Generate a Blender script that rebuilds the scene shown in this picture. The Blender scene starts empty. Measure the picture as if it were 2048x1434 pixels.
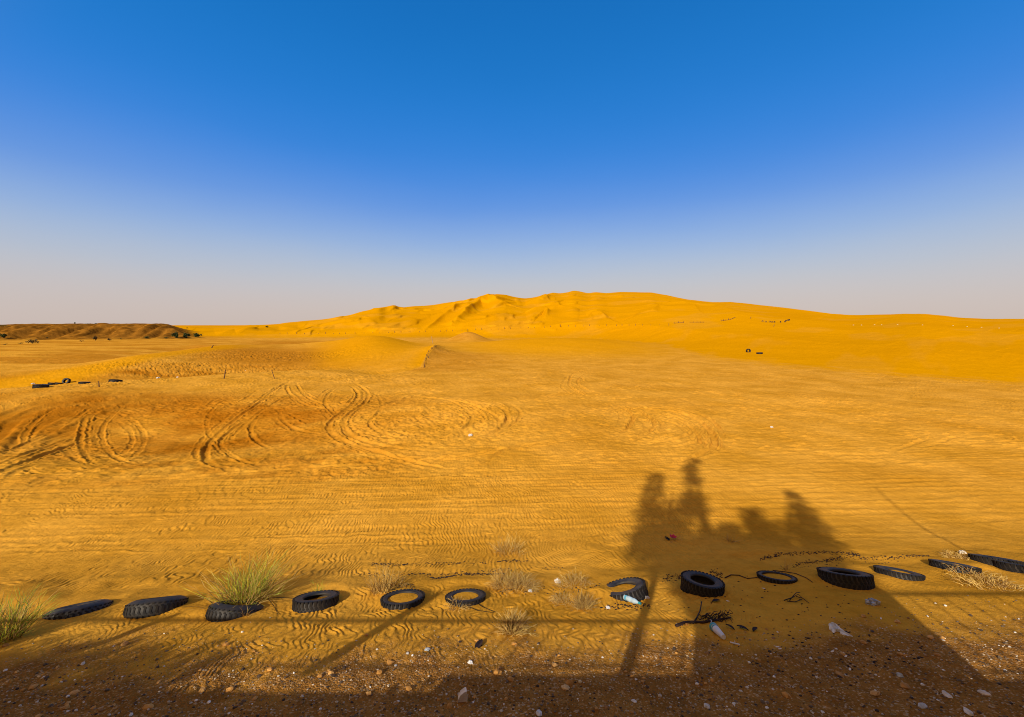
import bpy, math, random
import numpy as np
from mathutils import Vector, Matrix, Euler

# ------------------------------------------------------------------ camera, sky, sun, exposure
scene = bpy.context.scene
CAMZ, FPX, PITCH = 5.3, 800.0, math.radians(4.79)      # photo is 2048 x 1434, focal length in its pixels
cam_data = bpy.data.cameras.new("camera")
cam_data.sensor_width = 36.0
cam_data.lens = 36.0 * FPX / 2048.0
cam_data.clip_start, cam_data.clip_end = 0.05, 20000
cam = bpy.data.objects.new("camera", cam_data)
cam.location = (0, 0, CAMZ)
cam.rotation_euler = (math.pi / 2 - PITCH, 0, 0)
scene.collection.objects.link(cam)
scene.camera = cam

SUN_EL, SHADOW_AZ = math.radians(33), math.radians(26)  # shadows run away from the camera, 26 degrees to the right
SUNV = Vector((-math.sin(SHADOW_AZ) * math.cos(SUN_EL), -math.cos(SHADOW_AZ) * math.cos(SUN_EL), math.sin(SUN_EL)))
sd = bpy.data.lights.new("sun", 'SUN')
sd.energy, sd.angle, sd.color = 4.6, math.radians(0.53), (1.0, 0.90, 0.74)
sun = bpy.data.objects.new("sun", sd)
sun.rotation_euler = SUNV.to_track_quat('Z', 'Y').to_euler()
sun.location = (-20, -40, 40)
scene.collection.objects.link(sun)

world = bpy.data.worlds.new("World")
scene.world = world
world.use_nodes = True
nt = world.node_tree
nt.nodes.clear()
sky = nt.nodes.new("ShaderNodeTexSky")
sky.sky_type = 'NISHITA'
sky.sun_disc = False
sky.sun_elevation = SUN_EL
sky.sun_rotation = math.atan2(SUNV.x, SUNV.y)
sky.air_density, sky.dust_density, sky.ozone_density = 1.3, 1.2, 2.0
geo = nt.nodes.new("ShaderNodeTexCoord")
sep = nt.nodes.new("ShaderNodeSeparateXYZ")
nt.links.new(geo.outputs['Generated'], sep.inputs[0])
ramp = nt.nodes.new("ShaderNodeValToRGB")               # how dusty the air is with height above the horizon
ramp.color_ramp.interpolation = 'B_SPLINE'
SKY_STOPS = [(0.00, (1, 1, 1)), (1.0, (1, 1, 1))]
SKY_STOPS = [
    (0.000, (0.640, 0.530, 0.480)), (0.060, (0.620, 0.545, 0.535)), (0.120, (0.520, 0.560, 0.640)),
    (0.190, (0.320, 0.480, 0.770)), (0.270, (0.120, 0.310, 0.800)), (0.370, (0.022, 0.235, 0.760)),
    (0.500, (0.003, 0.190, 0.620)), (0.640, (0.000, 0.150, 0.520)), (1.000, (0.000, 0.110, 0.420))]
els = ramp.color_ramp.elements
while len(els) < len(SKY_STOPS):
    els.new(0.5)
for e, (p, c) in zip(els, SKY_STOPS):
    e.position = p
    e.color = (*c, 1)
hz = nt.nodes.new("ShaderNodeTexNoise"); hz.inputs['Scale'].default_value = 1.6; hz.inputs['Detail'].default_value = 5
hm_ = nt.nodes.new("ShaderNodeMapping"); hm_.inputs['Scale'].default_value = (1, 1, 3.2)
nt.links.new(geo.outputs['Generated'], hm_.inputs[0]); nt.links.new(hm_.outputs[0], hz.inputs['Vector'])
hadd = nt.nodes.new("ShaderNodeMath"); hadd.operation = 'MULTIPLY_ADD'; hadd.inputs[1].default_value = .040; hadd.inputs[2].default_value = -.020
nt.links.new(hz.outputs['Fac'], hadd.inputs[0])
hsum = nt.nodes.new("ShaderNodeMath"); hsum.operation = 'ADD'; hsum.use_clamp = True
nt.links.new(sep.outputs['Z'], hsum.inputs[0]); nt.links.new(hadd.outputs[0], hsum.inputs[1])
nt.links.new(hsum.outputs[0], ramp.inputs[0])
gray = nt.nodes.new("ShaderNodeRGBToBW")
nt.links.new(sky.outputs[0], gray.inputs[0])
bgS = nt.nodes.new("ShaderNodeBackground")
bgS.inputs[1].default_value = 0.10
mixc = nt.nodes.new("ShaderNodeMix")
mixc.data_type, mixc.blend_type = 'RGBA', 'MIX'
mixc.inputs[0].default_value = 0.93
scl = nt.nodes.new("ShaderNodeVectorMath")
scl.operation = 'SCALE'
scl.inputs['Scale'].default_value = 8.6
nt.links.new(ramp.outputs[0], scl.inputs[0])
nt.links.new(sky.outputs[0], mixc.inputs[6])
nt.links.new(scl.outputs[0], mixc.inputs[7])
dotn = nt.nodes.new("ShaderNodeVectorMath"); dotn.operation = 'DOT_PRODUCT'     # warm glow added on the sun's side of the sky to warm the shade
dotn.inputs[1].default_value = tuple(SUNV)
nt.links.new(geo.outputs['Generated'], dotn.inputs[0])
mr = nt.nodes.new("ShaderNodeMapRange"); mr.interpolation_type = 'SMOOTHSTEP'
mr.inputs['From Min'].default_value, mr.inputs['From Max'].default_value = 0.0, 0.85
nt.links.new(dotn.outputs['Value'], mr.inputs['Value'])
glow = nt.nodes.new("ShaderNodeMix"); glow.data_type, glow.blend_type = 'RGBA', 'MIX'
glow.inputs[7].default_value = (5.4, 3.3, 1.55, 1)
nt.links.new(mr.outputs[0], glow.inputs[0])
nt.links.new(mixc.outputs[2], glow.inputs[6])
nt.links.new(glow.outputs[2], bgS.inputs[0])
wout = nt.nodes.new("ShaderNodeOutputWorld")
nt.links.new(bgS.outputs[0], wout.inputs[0])

scene.view_settings.view_transform = 'Standard'
scene.view_settings.look = 'None'
scene.view_settings.gamma = 1.0
scene.view_settings.exposure = 0.16
scene.render.engine = 'CYCLES'
scene.cycles.filter_width = 1.0

# ------------------------------------------------------------------ helpers
rng = np.random.default_rng(7)
random.seed(7)
C = scene.collection


def tag(o, label=None, cat=None, group=None, kind=None):
    if label: o["label"] = label
    if cat: o["category"] = cat
    if group: o["group"] = group
    if kind: o["kind"] = kind
    return o


def empty(name, loc, label, cat, group=None):
    o = bpy.data.objects.new(name, None)
    o.empty_display_size = 0.1
    C.objects.link(o)
    o.location = loc
    return tag(o, label, cat, group)


def copy_tree(o, parent=None):
    c = o.copy()
    C.objects.link(c)
    c.parent = parent
    for ch in list(o.children):
        copy_tree(ch, c)
    return c


class MB:
    """collects vertices and faces, builds them as one mesh object"""
    def __init__(self):
        self.v, self.f, self.c, self.t = [], [], [], (1, 1, 1)
        self.use_c = False

    def add(self, vs, fs, col=None):
        o = len(self.v)
        self.v += [tuple(p) for p in vs]
        self.f += [tuple(i + o for i in f) for f in fs]
        if col is not None: self.use_c = True
        self.c += [col or (1, 1, 1)] * len(vs)

    def box(self, c, s, rot=None, col=None, jit=0):
        R = rot or Matrix.Identity(3)
        vs = []
        for x in (-.5, .5):
            for y in (-.5, .5):
                for z in (-.5, .5):
                    p = Vector((x * s[0], y * s[1], z * s[2]))
                    if jit: p += Vector([random.uniform(-jit, jit) for _ in range(3)])
                    vs.append(R @ p + Vector(c))
        self.add(vs, [(0, 1, 3, 2), (4, 6, 7, 5), (0, 4, 5, 1), (2, 3, 7, 6), (0, 2, 6, 4), (1, 5, 7, 3)], col)

    def tube(self, pts, rad, n=6, col=None, cap=True):
        pts = [Vector(p) for p in pts]
        if not hasattr(rad, '__len__'): rad = [rad] * len(pts)
        vs = []
        for i, p in enumerate(pts):
            a = pts[max(0, i - 1)]; b = pts[min(len(pts) - 1, i + 1)]
            d = (b - a).normalized() if (b - a).length > 1e-9 else Vector((0, 0, 1))
            u = d.cross(Vector((0.13, 0.27, 0.95)))
            if u.length < 1e-3: u = d.cross(Vector((1, 0, 0)))
            u.normalize(); w = d.cross(u)
            for k in range(n):
                an = 2 * math.pi * k / n
                vs.append(p + (u * math.cos(an) + w * math.sin(an)) * rad[i])
        fs = []
        for i in range(len(pts) - 1):
            for k in range(n):
                fs.append((i * n + k, i * n + (k + 1) % n, (i + 1) * n + (k + 1) % n, (i + 1) * n + k))
        if cap:
            fs.append(tuple(range(n - 1, -1, -1)))
            fs.append(tuple((len(pts) - 1) * n + k for k in range(n)))
        self.add(vs, fs, col)

    def lathe(self, prof, n=32, M=None, closed=False, col=None):
        M = M or Matrix.Identity(4)
        vs = []
        for k in range(n):
            a = 2 * math.pi * k / n
            for r, z in prof:
                vs.append(M @ Vector((r * math.cos(a), r * math.sin(a), z)))
        m = len(prof); fs = []
        for k in range(n):
            for j in range(m if closed else m - 1):
                j2 = (j + 1) % m; k2 = (k + 1) % n
                fs.append((k * m + j, k2 * m + j, k2 * m + j2, k * m + j2))
        self.add(vs, fs, col)

    def rock(self, c, s, col=None, sub=1, sharp=0.25):
        vs, fs = ico(sub)
        R = Euler((random.uniform(0, 6), random.uniform(0, 6), random.uniform(0, 6))).to_matrix()
        out = []
        for p in vs:
            q = Vector(p) * (1 + random.uniform(-sharp, sharp))
            q = R @ q
            out.append((c[0] + q.x * s[0], c[1] + q.y * s[1], c[2] + q.z * s[2]))
        self.add(out, fs, col)

    def build(self, name, mat, parent=None, smooth=False):
        me = bpy.data.meshes.new(name)
        me.from_pydata(self.v, [], self.f)
        if self.use_c:
            at = me.color_attributes.new("tint", 'FLOAT_COLOR', 'POINT')
            arr = np.ones((len(self.v), 4), np.float32)
            arr[:, :3] = np.array(self.c, np.float32)
            at.data.foreach_set("color", arr.ravel())
        me.materials.append(mat)
        if smooth: me.polygons.foreach_set("use_smooth", [True] * len(me.polygons))
        me.update()
        o = bpy.data.objects.new(name, me)
        C.objects.link(o)
        if parent: o.parent = parent
        return o


_ico = {}
def ico(sub):
    if sub in _ico: return _ico[sub]
    import bmesh
    bm = bmesh.new()
    bmesh.ops.create_icosphere(bm, subdivisions=sub, radius=1.0)
    vs = [tuple(v.co) for v in bm.verts]
    fs = [tuple(v.index for v in f.verts) for f in bm.faces]
    bm.free()
    _ico[sub] = (vs, fs)
    return _ico[sub]


def mat(name, color, rough=0.8, noise=None, tint=False, bump=0.0, bscale=60.0, spec=0.3, alpha=None, trans=0.0, color2=None, nscale=8.0, sss=0):
    m = bpy.data.materials.new(name)
    m.use_nodes = True
    t = m.node_tree
    b = t.nodes["Principled BSDF"]
    b.inputs['Roughness'].default_value = rough
    b.inputs['Specular IOR Level'].default_value = spec
    if trans: b.inputs['Transmission Weight'].default_value = trans
    if alpha is not None: b.inputs['Alpha'].default_value = alpha
    tc = t.nodes.new("ShaderNodeTexCoord")
    nz = t.nodes.new("ShaderNodeTexNoise")
    nz.inputs['Scale'].default_value = nscale
    nz.inputs['Detail'].default_value = 6
    t.links.new(tc.outputs['Object'], nz.inputs['Vector'])
    r = t.nodes.new("ShaderNodeValToRGB")
    c2 = color2 or tuple(x * 0.7 for x in color)
    r.color_ramp.elements[0].position, r.color_ramp.elements[0].color = 0.38, (*c2, 1)
    r.color_ramp.elements[1].position, r.color_ramp.elements[1].color = 0.62, (*color, 1)
    t.links.new(nz.outputs['Fac'], r.inputs[0])
    out = r.outputs[0]
    if tint:
        a = t.nodes.new("ShaderNodeVertexColor"); a.layer_name = "tint"
        mx = t.nodes.new("ShaderNodeMix"); mx.data_type, mx.blend_type = 'RGBA', 'MULTIPLY'
        mx.inputs[0].default_value = 1
        t.links.new(out, mx.inputs[6]); t.links.new(a.outputs[0], mx.inputs[7])
        out = mx.outputs[2]
    t.links.new(out, b.inputs['Base Color'])
    if bump:
        n2 = t.nodes.new("ShaderNodeTexNoise"); n2.inputs['Scale'].default_value = bscale; n2.inputs['Detail'].default_value = 4
        t.links.new(tc.outputs['Object'], n2.inputs['Vector'])
        bp = t.nodes.new("ShaderNodeBump"); bp.inputs['Strength'].default_value = bump; bp.inputs['Distance'].default_value = 0.01
        t.links.new(n2.outputs['Fac'], bp.inputs['Height']); t.links.new(bp.outputs[0], b.inputs['Normal'])
    return m


# ------------------------------------------------------------------ noise
_perm = rng.permutation(4096)
_grad = rng.uniform(0, 2 * np.pi, 4096)
_gx, _gy = np.cos(_grad), np.sin(_grad)


def pn(x, y, seed=0):
    xi = np.floor(x).astype(np.int64); yi = np.floor(y).astype(np.int64)
    xf = x - xi; yf = y - yi
    u = xf * xf * xf * (xf * (xf * 6 - 15) + 10); v = yf * yf * yf * (yf * (yf * 6 - 15) + 10)
    def g(ix, iy, dx, dy):
        h = _perm[(_perm[(ix + seed * 57) & 4095] + iy) & 4095]
        return _gx[h] * dx + _gy[h] * dy
    a = g(xi, yi, xf, yf); b = g(xi + 1, yi, xf - 1, yf)
    c = g(xi, yi + 1, xf, yf - 1); d = g(xi + 1, yi + 1, xf - 1, yf - 1)
    return (a + (b - a) * u + (c + (d - c) * u - a - (b - a) * u) * v) * 1.5


def fbm(x, y, o=4, seed=0, gain=0.5):
    s, a = 0, 1.0
    for i in range(o):
        s = s + a * pn(x, y, seed + i * 3)
        x, y, a = x * 2.03 + 7.1, y * 2.03 + 3.7, a * gain
    return s


def sst(a, b, x):
    t = np.clip((x - a) / (b - a), 0, 1)
    return t * t * (3 - 2 * t)


def tab(pts):
    xs = np.array([p[0] for p in pts], float); ys = np.array([p[1] for p in pts], float)
    return lambda x: np.interp(x, xs, ys)


def stab(pts, w=26):
    f = tab(pts)
    gx = np.arange(-900, 3000, 4.0)
    gy = f(gx)
    k = np.exp(-0.5 * (np.arange(-40, 41) * 4.0 / w) ** 2); k /= k.sum()
    gp = np.pad(gy, 40, mode='edge')
    gs = np.convolve(gp, k, mode='valid')
    return lambda x: np.interp(x, gx, gs)


def tanpy(py):
    return math.tan(PITCH) * 0 + np.tan(np.arctan((np.asarray(py, float) - 717) / FPX) + PITCH)


# ------------------------------------------------------------------ terrain (metres; +Y away from the camera)
SKY_PY = stab([(-600, 653), (300, 652.5), (400, 653), (450, 652), (500, 650), (530, 649.5), (560, 648), (575, 645.5), (600, 643), (620, 641),
    (650, 638), (700, 630), (730, 623), (748, 618), (760, 615.5), (772, 617), (790, 614.5), (800, 616), (830, 612.5), (848, 612), (870, 610),
    (900, 605), (920, 603), (935, 599), (952, 598.5), (975, 593), (990, 588), (1010, 589), (1030, 594), (1050, 596.5), (1070, 594), (1098, 587),
    (1104, 584.5), (1118, 586.5), (1135, 584), (1145, 580.5), (1156, 582), (1175, 586.5), (1190, 584), (1210, 586.5), (1240, 584), (1300, 585),
    (1330, 590), (1370, 598), (1420, 604), (1460, 604), (1500, 608), (1560, 614), (1620, 622), (1660, 628), (1700, 630.5), (1760, 629),
    (1800, 627), (1840, 626.5), (1880, 630), (1910, 634), (1960, 637), (2048, 638), (2600, 641)], 3.2)
CREST_Y = stab([(-600, 330), (400, 330), (600, 340), (800, 380), (1200, 400), (1400, 360), (1600, 290), (1800, 220), (2048, 170), (2600, 150)], 50)
FOOT_Y = stab([(-600, 200), (500, 180), (700, 165), (900, 160), (1150, 150), (1250, 125), (1400, 66), (1550, 55), (1750, 45), (2048, 36), (2600, 30)], 30)
R1_Y = stab([(-600, 27), (0, 30), (150, 31), (300, 35), (450, 39), (600, 43), (760, 47), (1000, 50)], 40)
R1_PY = stab([(-600, 790), (0, 777), (150, 770), (300, 758), (450, 748), (600, 739), (760, 733), (1000, 728)], 40)
R1_A = stab([(-600, 1), (560, 1), (800, 0), (1100, 0)], 40)
R2_Y = stab([(-600, 36), (0, 42), (200, 52), (300, 62), (420, 78), (520, 90), (640, 98), (800, 100)], 40)
R2_PY = stab([(-600, 775), (0, 753), (120, 738), (200, 725), (300, 708), (420, 694), (520, 688), (640, 684), (800, 682)], 30)
R2_A = stab([(-600, 1), (640, 1), (740, 0), (1100, 0)], 20)

# crests on the big dune, in photo pixels: points, height (m), width lit side, width shaded side, shaded side (+1 right, -1 left)
CRESTS = [
    ([(900, 657), (925, 640), (945, 625), (962, 612), (976, 607), (992, 609), (1010, 613)], 3.4, 26, 6, 1),
    ([(905, 656), (935, 651), (970, 646), (1000, 637), (1020, 632)], 1.6, 12, 5, 1),
    ([(1050, 613), (1075, 607), (1095, 600), (1103, 588)], 2.6, 20, 5, 1),
    ([(1087, 641), (1094, 634), (1096, 628), (1090, 624), (1075, 627), (1050, 632)], 2.6, 16, 6, 1),
    ([(1114, 608), (1117, 616), (1130, 620), (1160, 622)], 2.0, 14, 5, -1),
    ([(1176, 640), (1184, 633), (1200, 632), (1215, 640)], 1.8, 12, 6, 1),
    ([(1218, 636), (1238, 641), (1256, 634), (1275, 627)], -1.9, 10, 5, 1),
    ([(760, 663), (800, 651), (840, 644), (865, 637)], 1.5, 12, 4, 1),
    ([(640, 664), (670, 655), (720, 651), (770, 641), (810, 634), (845, 627)], 1.7, 14, 4, 1),
    ([(600, 665), (640, 655), (690, 650), (735, 641), (790, 630)], 1.5, 12, 4, 1),
    ([(700, 645), (745, 634), (790, 626), (830, 622), (870, 613)], 1.8, 14, 4, 1),
    ([(846, 664), (868, 650), (885, 640), (905, 630), (935, 614)], 1.8, 14, 4, 1),
    ([(905, 612), (922, 607), (940, 600)], 2.0, 12, 4, 1),
    ([(745, 627), (757, 621), (765, 617)], 1.4, 10, 4, 1),
    ([(1030, 600), (1040, 597)], 1.2, 8, 3, -1),
    ([(1340, 602), (1362, 611), (1385, 618), (1405, 632)], 1.4, 16, 8, -1),
    ([(1300, 626), (1316, 612)], 1.0, 12, 6, 1),
    ([(1440, 686), (1500, 680), (1560, 676)], 0.25, 10, 5, 1),
    ([(1620, 652), (1700, 646), (1780, 642), (1900, 640)], 0.5, 16, 8, 1),
    ([(470, 668), (520, 660), (560, 656), (600, 656)], 1.2, 12, 4, 1),
    ([(430, 672), (470, 664), (520, 662)], 0.9, 10, 5, 1),
    ([(1372, 606), (1420, 616), (1470, 628), (1530, 636)], 1.5, 20, 8, -1),
    ([(1500, 612), (1560, 622), (1640, 634), (1700, 640)], 0.9, 14, 7, -1),
    ([(1560, 655), (1640, 662), (1760, 668)], 0.8, 18, 7, 1),
    ([(1860, 700), (1930, 704), (2000, 708), (2080, 713)], 0.45, 14, 4, 1),
]


def px_coord(X, Y, z):
    zc = Y * math.cos(PITCH) + (CAMZ - z) * math.sin(PITCH)
    return 1024 + FPX * X / np.maximum(zc, 0.05)


def mound(u, Y, uc, Yc, pyc, su, wf, wb):
    zc = CAMZ - Yc * tanpy(pyc)
    d = Y - Yc
    pr = np.where(d < 0, np.exp(-(d / wf) ** 2), np.exp(-(d / wb) ** 2))
    return zc * pr * np.exp(-((u - uc) / su) ** 2)


def macro(X, Y):
    X = np.asarray(X, float); Y = np.asarray(Y, float)
    front = sst(-2, 3, Y)
    Yp = np.maximum(Y, 1.0)
    u = np.clip(1024 + FPX * X / (Yp * 1.0 + 0.2), -590, 2590)
    # near bank on which the terrace stands
    s = Y - (7.05 + 0.0743 * X)
    k = 0.55
    zb = 0.29 * k * np.logaddexp(0, (2.0 - s + 0.5 * pn(X * 0.11, Y * 0.05, 9)) / k)
    zb = 3.3 - 0.5 * np.logaddexp(0, (3.3 - zb) / 0.5)
    # plain
    far = sst(8, 30, Y)
    z = 0.10 * fbm(X / 9, Y / 9, 3, 21) * far + 0.35 * pn(X / 45, Y / 60, 5) * sst(30, 90, Y)
    # hollow at left, right one shallow
    hx, hy = X + 19.0, Y - 20.5
    z = z - 1.0 * np.exp(-(hx / 9.5) ** 2 - (hy / 5.0) ** 2) * front
    # ridges
    zc1 = CAMZ - R1_Y(u) * tanpy(R1_PY(u))
    d = Y - R1_Y(u)
    z = z + zc1 * R1_A(u) * np.where(d < 0, np.exp(-(d / 6.5) ** 2), np.exp(-(d / 4.0) ** 2)) * front
    zc2 = CAMZ - R2_Y(u) * tanpy(R2_PY(u))
    d = Y - R2_Y(u)
    z = z + zc2 * R2_A(u) * np.where(d < 0, np.exp(-(d / 13.) ** 2), np.exp(-(d / 9.0) ** 2)) * front
    z = z - (0.9 * R1_A(u) * np.exp(-((Y - R1_Y(u) - 9) / 5.5) ** 2) + 1.0 * R2_A(u) * np.exp(-((Y - R2_Y(u) - 16) / 10.) ** 2)) * front
    # central mounds
    z = z + mound(u, Y, 748, 92, 671, 76, 24, 13) - 1.2 * np.exp(-((u - 640) / 120) ** 2 - ((Y - 118) / 12) ** 2)
    z = z + mound(u, Y, 1120, 96, 677, 190, 20, 14)
    z = z + mound(u, Y, 430, 98, 681, 48, 14, 8) * .8
    z = z + mound(u, Y, 938, 128, 660, 34, 9, 7) * .8
    z = z + mound(u, Y, 1450, 74, 694, 120, 13, 16) * .25
    # sharp crested dune in the middle with its spine running towards us
    sp = np.interp(Y, [46, 50, 56, 63, 70, 84], [812, 842, 852, 866, 872, 880])
    zt = np.interp(Y, [46, 50, 54, 60, 63.5, 68, 76, 88], [0, .12, .55, 1.35, 1.9, 1.95, 1.5, .2])
    n = u - sp
    pl = .55 * np.exp(-(n / 95.) ** 2) + .45 * np.exp(-np.abs(n) / 26.)
    prr = 0.7 * np.exp(-np.maximum(n, 0) / 24.) + 0.3 * np.exp(-(n / 130.) ** 2)
    z = z + zt * np.where(n < 0, pl, prr)
    z = z - 0.55 * np.exp(-((u - 745) / 55) ** 2 - ((Y - 47) / 4.5) ** 2)
    # big dune
    yc, yf = CREST_Y(u), FOOT_Y(u)
    zc = CAMZ - yc * tanpy(SKY_PY(u))
    t = np.clip((Y - yf) / (yc - yf), 0, 1)
    pw = np.interp(u, [600, 1300, 1600, 2100], [0.95, 0.95, 1.0, .85])
    rise = t ** pw * np.clip(t * 8, 0, 1)
    rise = np.where(Y > yc, np.exp(-((Y - yc) / 160.) ** 2), rise)
    zm = zc * rise
    py = 717 + FPX * np.tan(np.arctan((CAMZ - zm) / Yp) - PITCH)
    inm = ((Y > yf * .9) & (Y < yc * 1.03) & (Y > 30))
    dz = np.zeros_like(zm)
    if inm.any():
        uu, vv, YY = u[inm], py[inm], Y[inm]
        acc = np.zeros_like(uu)
        uu = uu + 1.5 * pn(vv / 9, uu / 30, 44)
        for pts, A, wl, ws, side in CRESTS:
            best = np.full(uu.shape, 1e9); sg = np.zeros_like(uu); tt = np.zeros_like(uu)
            P = np.array(pts, float); L = np.r_[0, np.cumsum(np.hypot(*(P[1:] - P[:-1]).T))]
            for i in range(len(P) - 1):
                a, b = P[i], P[i + 1]
                e = b - a; l2 = e @ e
                q = np.clip(((uu - a[0]) * e[0] + (vv - a[1]) * e[1]) / l2, 0, 1)
                dx = uu - a[0] - q * e[0]; dy = (vv - a[1] - q * e[1])
                dd = np.hypot(dx, dy * 1.2)
                cr = np.sign(e[0] * (vv - a[1]) - e[1] * (uu - a[0]))
                w = dd < best
                best[w] = dd[w]; sg[w] = cr[w]; tt[w] = (L[i] + q[w] * (L[i + 1] - L[i])) / L[-1]
            tap = np.sin(np.clip(tt, 0.02, .98) * math.pi) ** .6
            lit = sg * side < 0
            acc += 1.6 * A * tap * np.where(lit, np.exp(-best / wl), np.exp(-(best / (ws * .7)) ** 1.3)) * (YY / 300)
        wv = vv + .23 * uu + 7 * pn(uu / 70, vv / 16, 91) + 2.5 * pn(uu / 22, vv / 6, 92)
        sa = wv / 12.5; sa = sa - np.floor(sa)
        saw = np.where(sa < .11, 1 - sst(0, .11, sa), sst(.11, 1.0, sa))
        mk = sst(-.15, .35, pn(uu / 60, vv / 14, 93)) * np.interp(uu, [450, 600, 980, 1150, 1400], [.15, .45, 1, .5, .12])
        acc += 1.7 * saw * mk * (YY / 300)
        acc *= sst(0, 12, vv - SKY_PY(uu)) * sst(.01, .16, (YY - yf[inm]) / (yc - yf)[inm])
        dz[inm] = acc
    z = z + (zm + dz) * front
    # broad dune undulation on the big dune
    z = z + front * sst(0.05, .3, t) * (1 - sst(.6, 1, t)) * 1.0 * (1 - np.abs(pn(X / 55 + Y / 90, Y / 70, 31)) * 2) * np.interp(u, [500, 1200, 1500, 2048], [1, 1, .3, .15])
    # spoil embankment far left
    ye = np.interp(u, [-590, 0, 400], [118, 134, 152])
    fr = sst(0, 1, (Y - ye) / 16 + 0.26 * pn(X / 3.4 + Y / 22, Y / 18, 12) + .08 * pn(X / 1.3, Y / 9, 13)) * (1 - sst(ye + 60, ye + 90, Y))
    en = 1 - sst(325, 408, u + 6 * pn(Y / 6, Y / 3, 2))
    ztop = CAMZ - 150 * tanpy(np.interp(u, [-590, 0, 60, 200, 330, 400], [649, 651, 649, 648, 648, 649])) + 0.4 * fbm(X / 7, Y / 7, 3, 3)
    z = np.where(Y > 60, z * (1 - fr * en) + ztop * fr * en, z)
    # far rolling land
    R = np.hypot(X, Y)
    z = z + 3.5 * fbm(X / 700, Y / 500, 3, 77) * sst(450, 1200, R) * (1 - front * (1 - sst(450, 1200, R)))
    return z + zb


def ray(px, py):
    a = (px - 1024) / FPX; b = (py - 717) / FPX
    return Vector((a, math.cos(PITCH) - b * math.sin(PITCH), -b * math.cos(PITCH) - math.sin(PITCH)))


def hits(pts):
    """photo pixels -> points on the ground"""
    P = np.array(pts, float)
    a = (P[:, 0] - 1024) / FPX; b = (P[:, 1] - 717) / FPX
    dx, dy, dz = a, math.cos(PITCH) - b * math.sin(PITCH), -b * math.cos(PITCH) - math.sin(PITCH)
    ts = 2.5 * (1.006 ** np.arange(0, 860))
    T = ts[None, :]
    H = macro(dx[:, None] * T, dy[:, None] * T)
    below = (CAMZ + dz[:, None] * T) < H
    idx = np.where(below.any(1), below.argmax(1), len(ts) - 1)
    out = []
    lo = ts[np.maximum(idx - 1, 0)].copy(); hi = ts[idx].copy()
    for _ in range(12):
        mid = (lo + hi) / 2
        bl = (CAMZ + dz * mid) < macro(dx * mid, dy * mid)
        hi = np.where(bl, mid, hi); lo = np.where(bl, lo, mid)
    return np.stack([dx * hi, dy * hi, CAMZ + dz * hi], 1)


# ---- tyre ruts: photo-pixel courses turned into ground curves and pressed into a height map
GX0, GX1, GY0, GY1, GRES = -42.0, 42.0, 8.0, 56.0, 0.032
NX, NY = int((GX1 - GX0) / GRES), int((GY1 - GY0) / GRES)
HM = np.zeros((NY, NX), np.float32)
MSK = np.zeros((NY, NX), np.float32)


def smooth_poly(P, step=0.12):
    P = np.asarray(P, float)
    if len(P) > 2:                                        # Catmull-Rom
        Q = np.vstack([2 * P[0] - P[1], P, 2 * P[-1] - P[-2]])
        out = []
        for i in range(1, len(Q) - 2):
            p0, p1, p2, p3 = Q[i - 1], Q[i], Q[i + 1], Q[i + 2]
            for t in np.linspace(0, 1, 12, endpoint=False):
                out.append(.5 * (2 * p1 + (p2 - p0) * t + (2 * p0 - 5 * p1 + 4 * p2 - p3) * t * t + (3 * p1 - p0 - 3 * p2 + p3) * t ** 3))
        out.append(P[-1]); P = np.array(out)
    L = np.r_[0, np.cumsum(np.hypot(*(P[1:] - P[:-1]).T))]
    s = np.arange(0, L[-1], step)
    return np.stack([np.interp(s, L, P[:, 0]), np.interp(s, L, P[:, 1])], 1)


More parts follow.
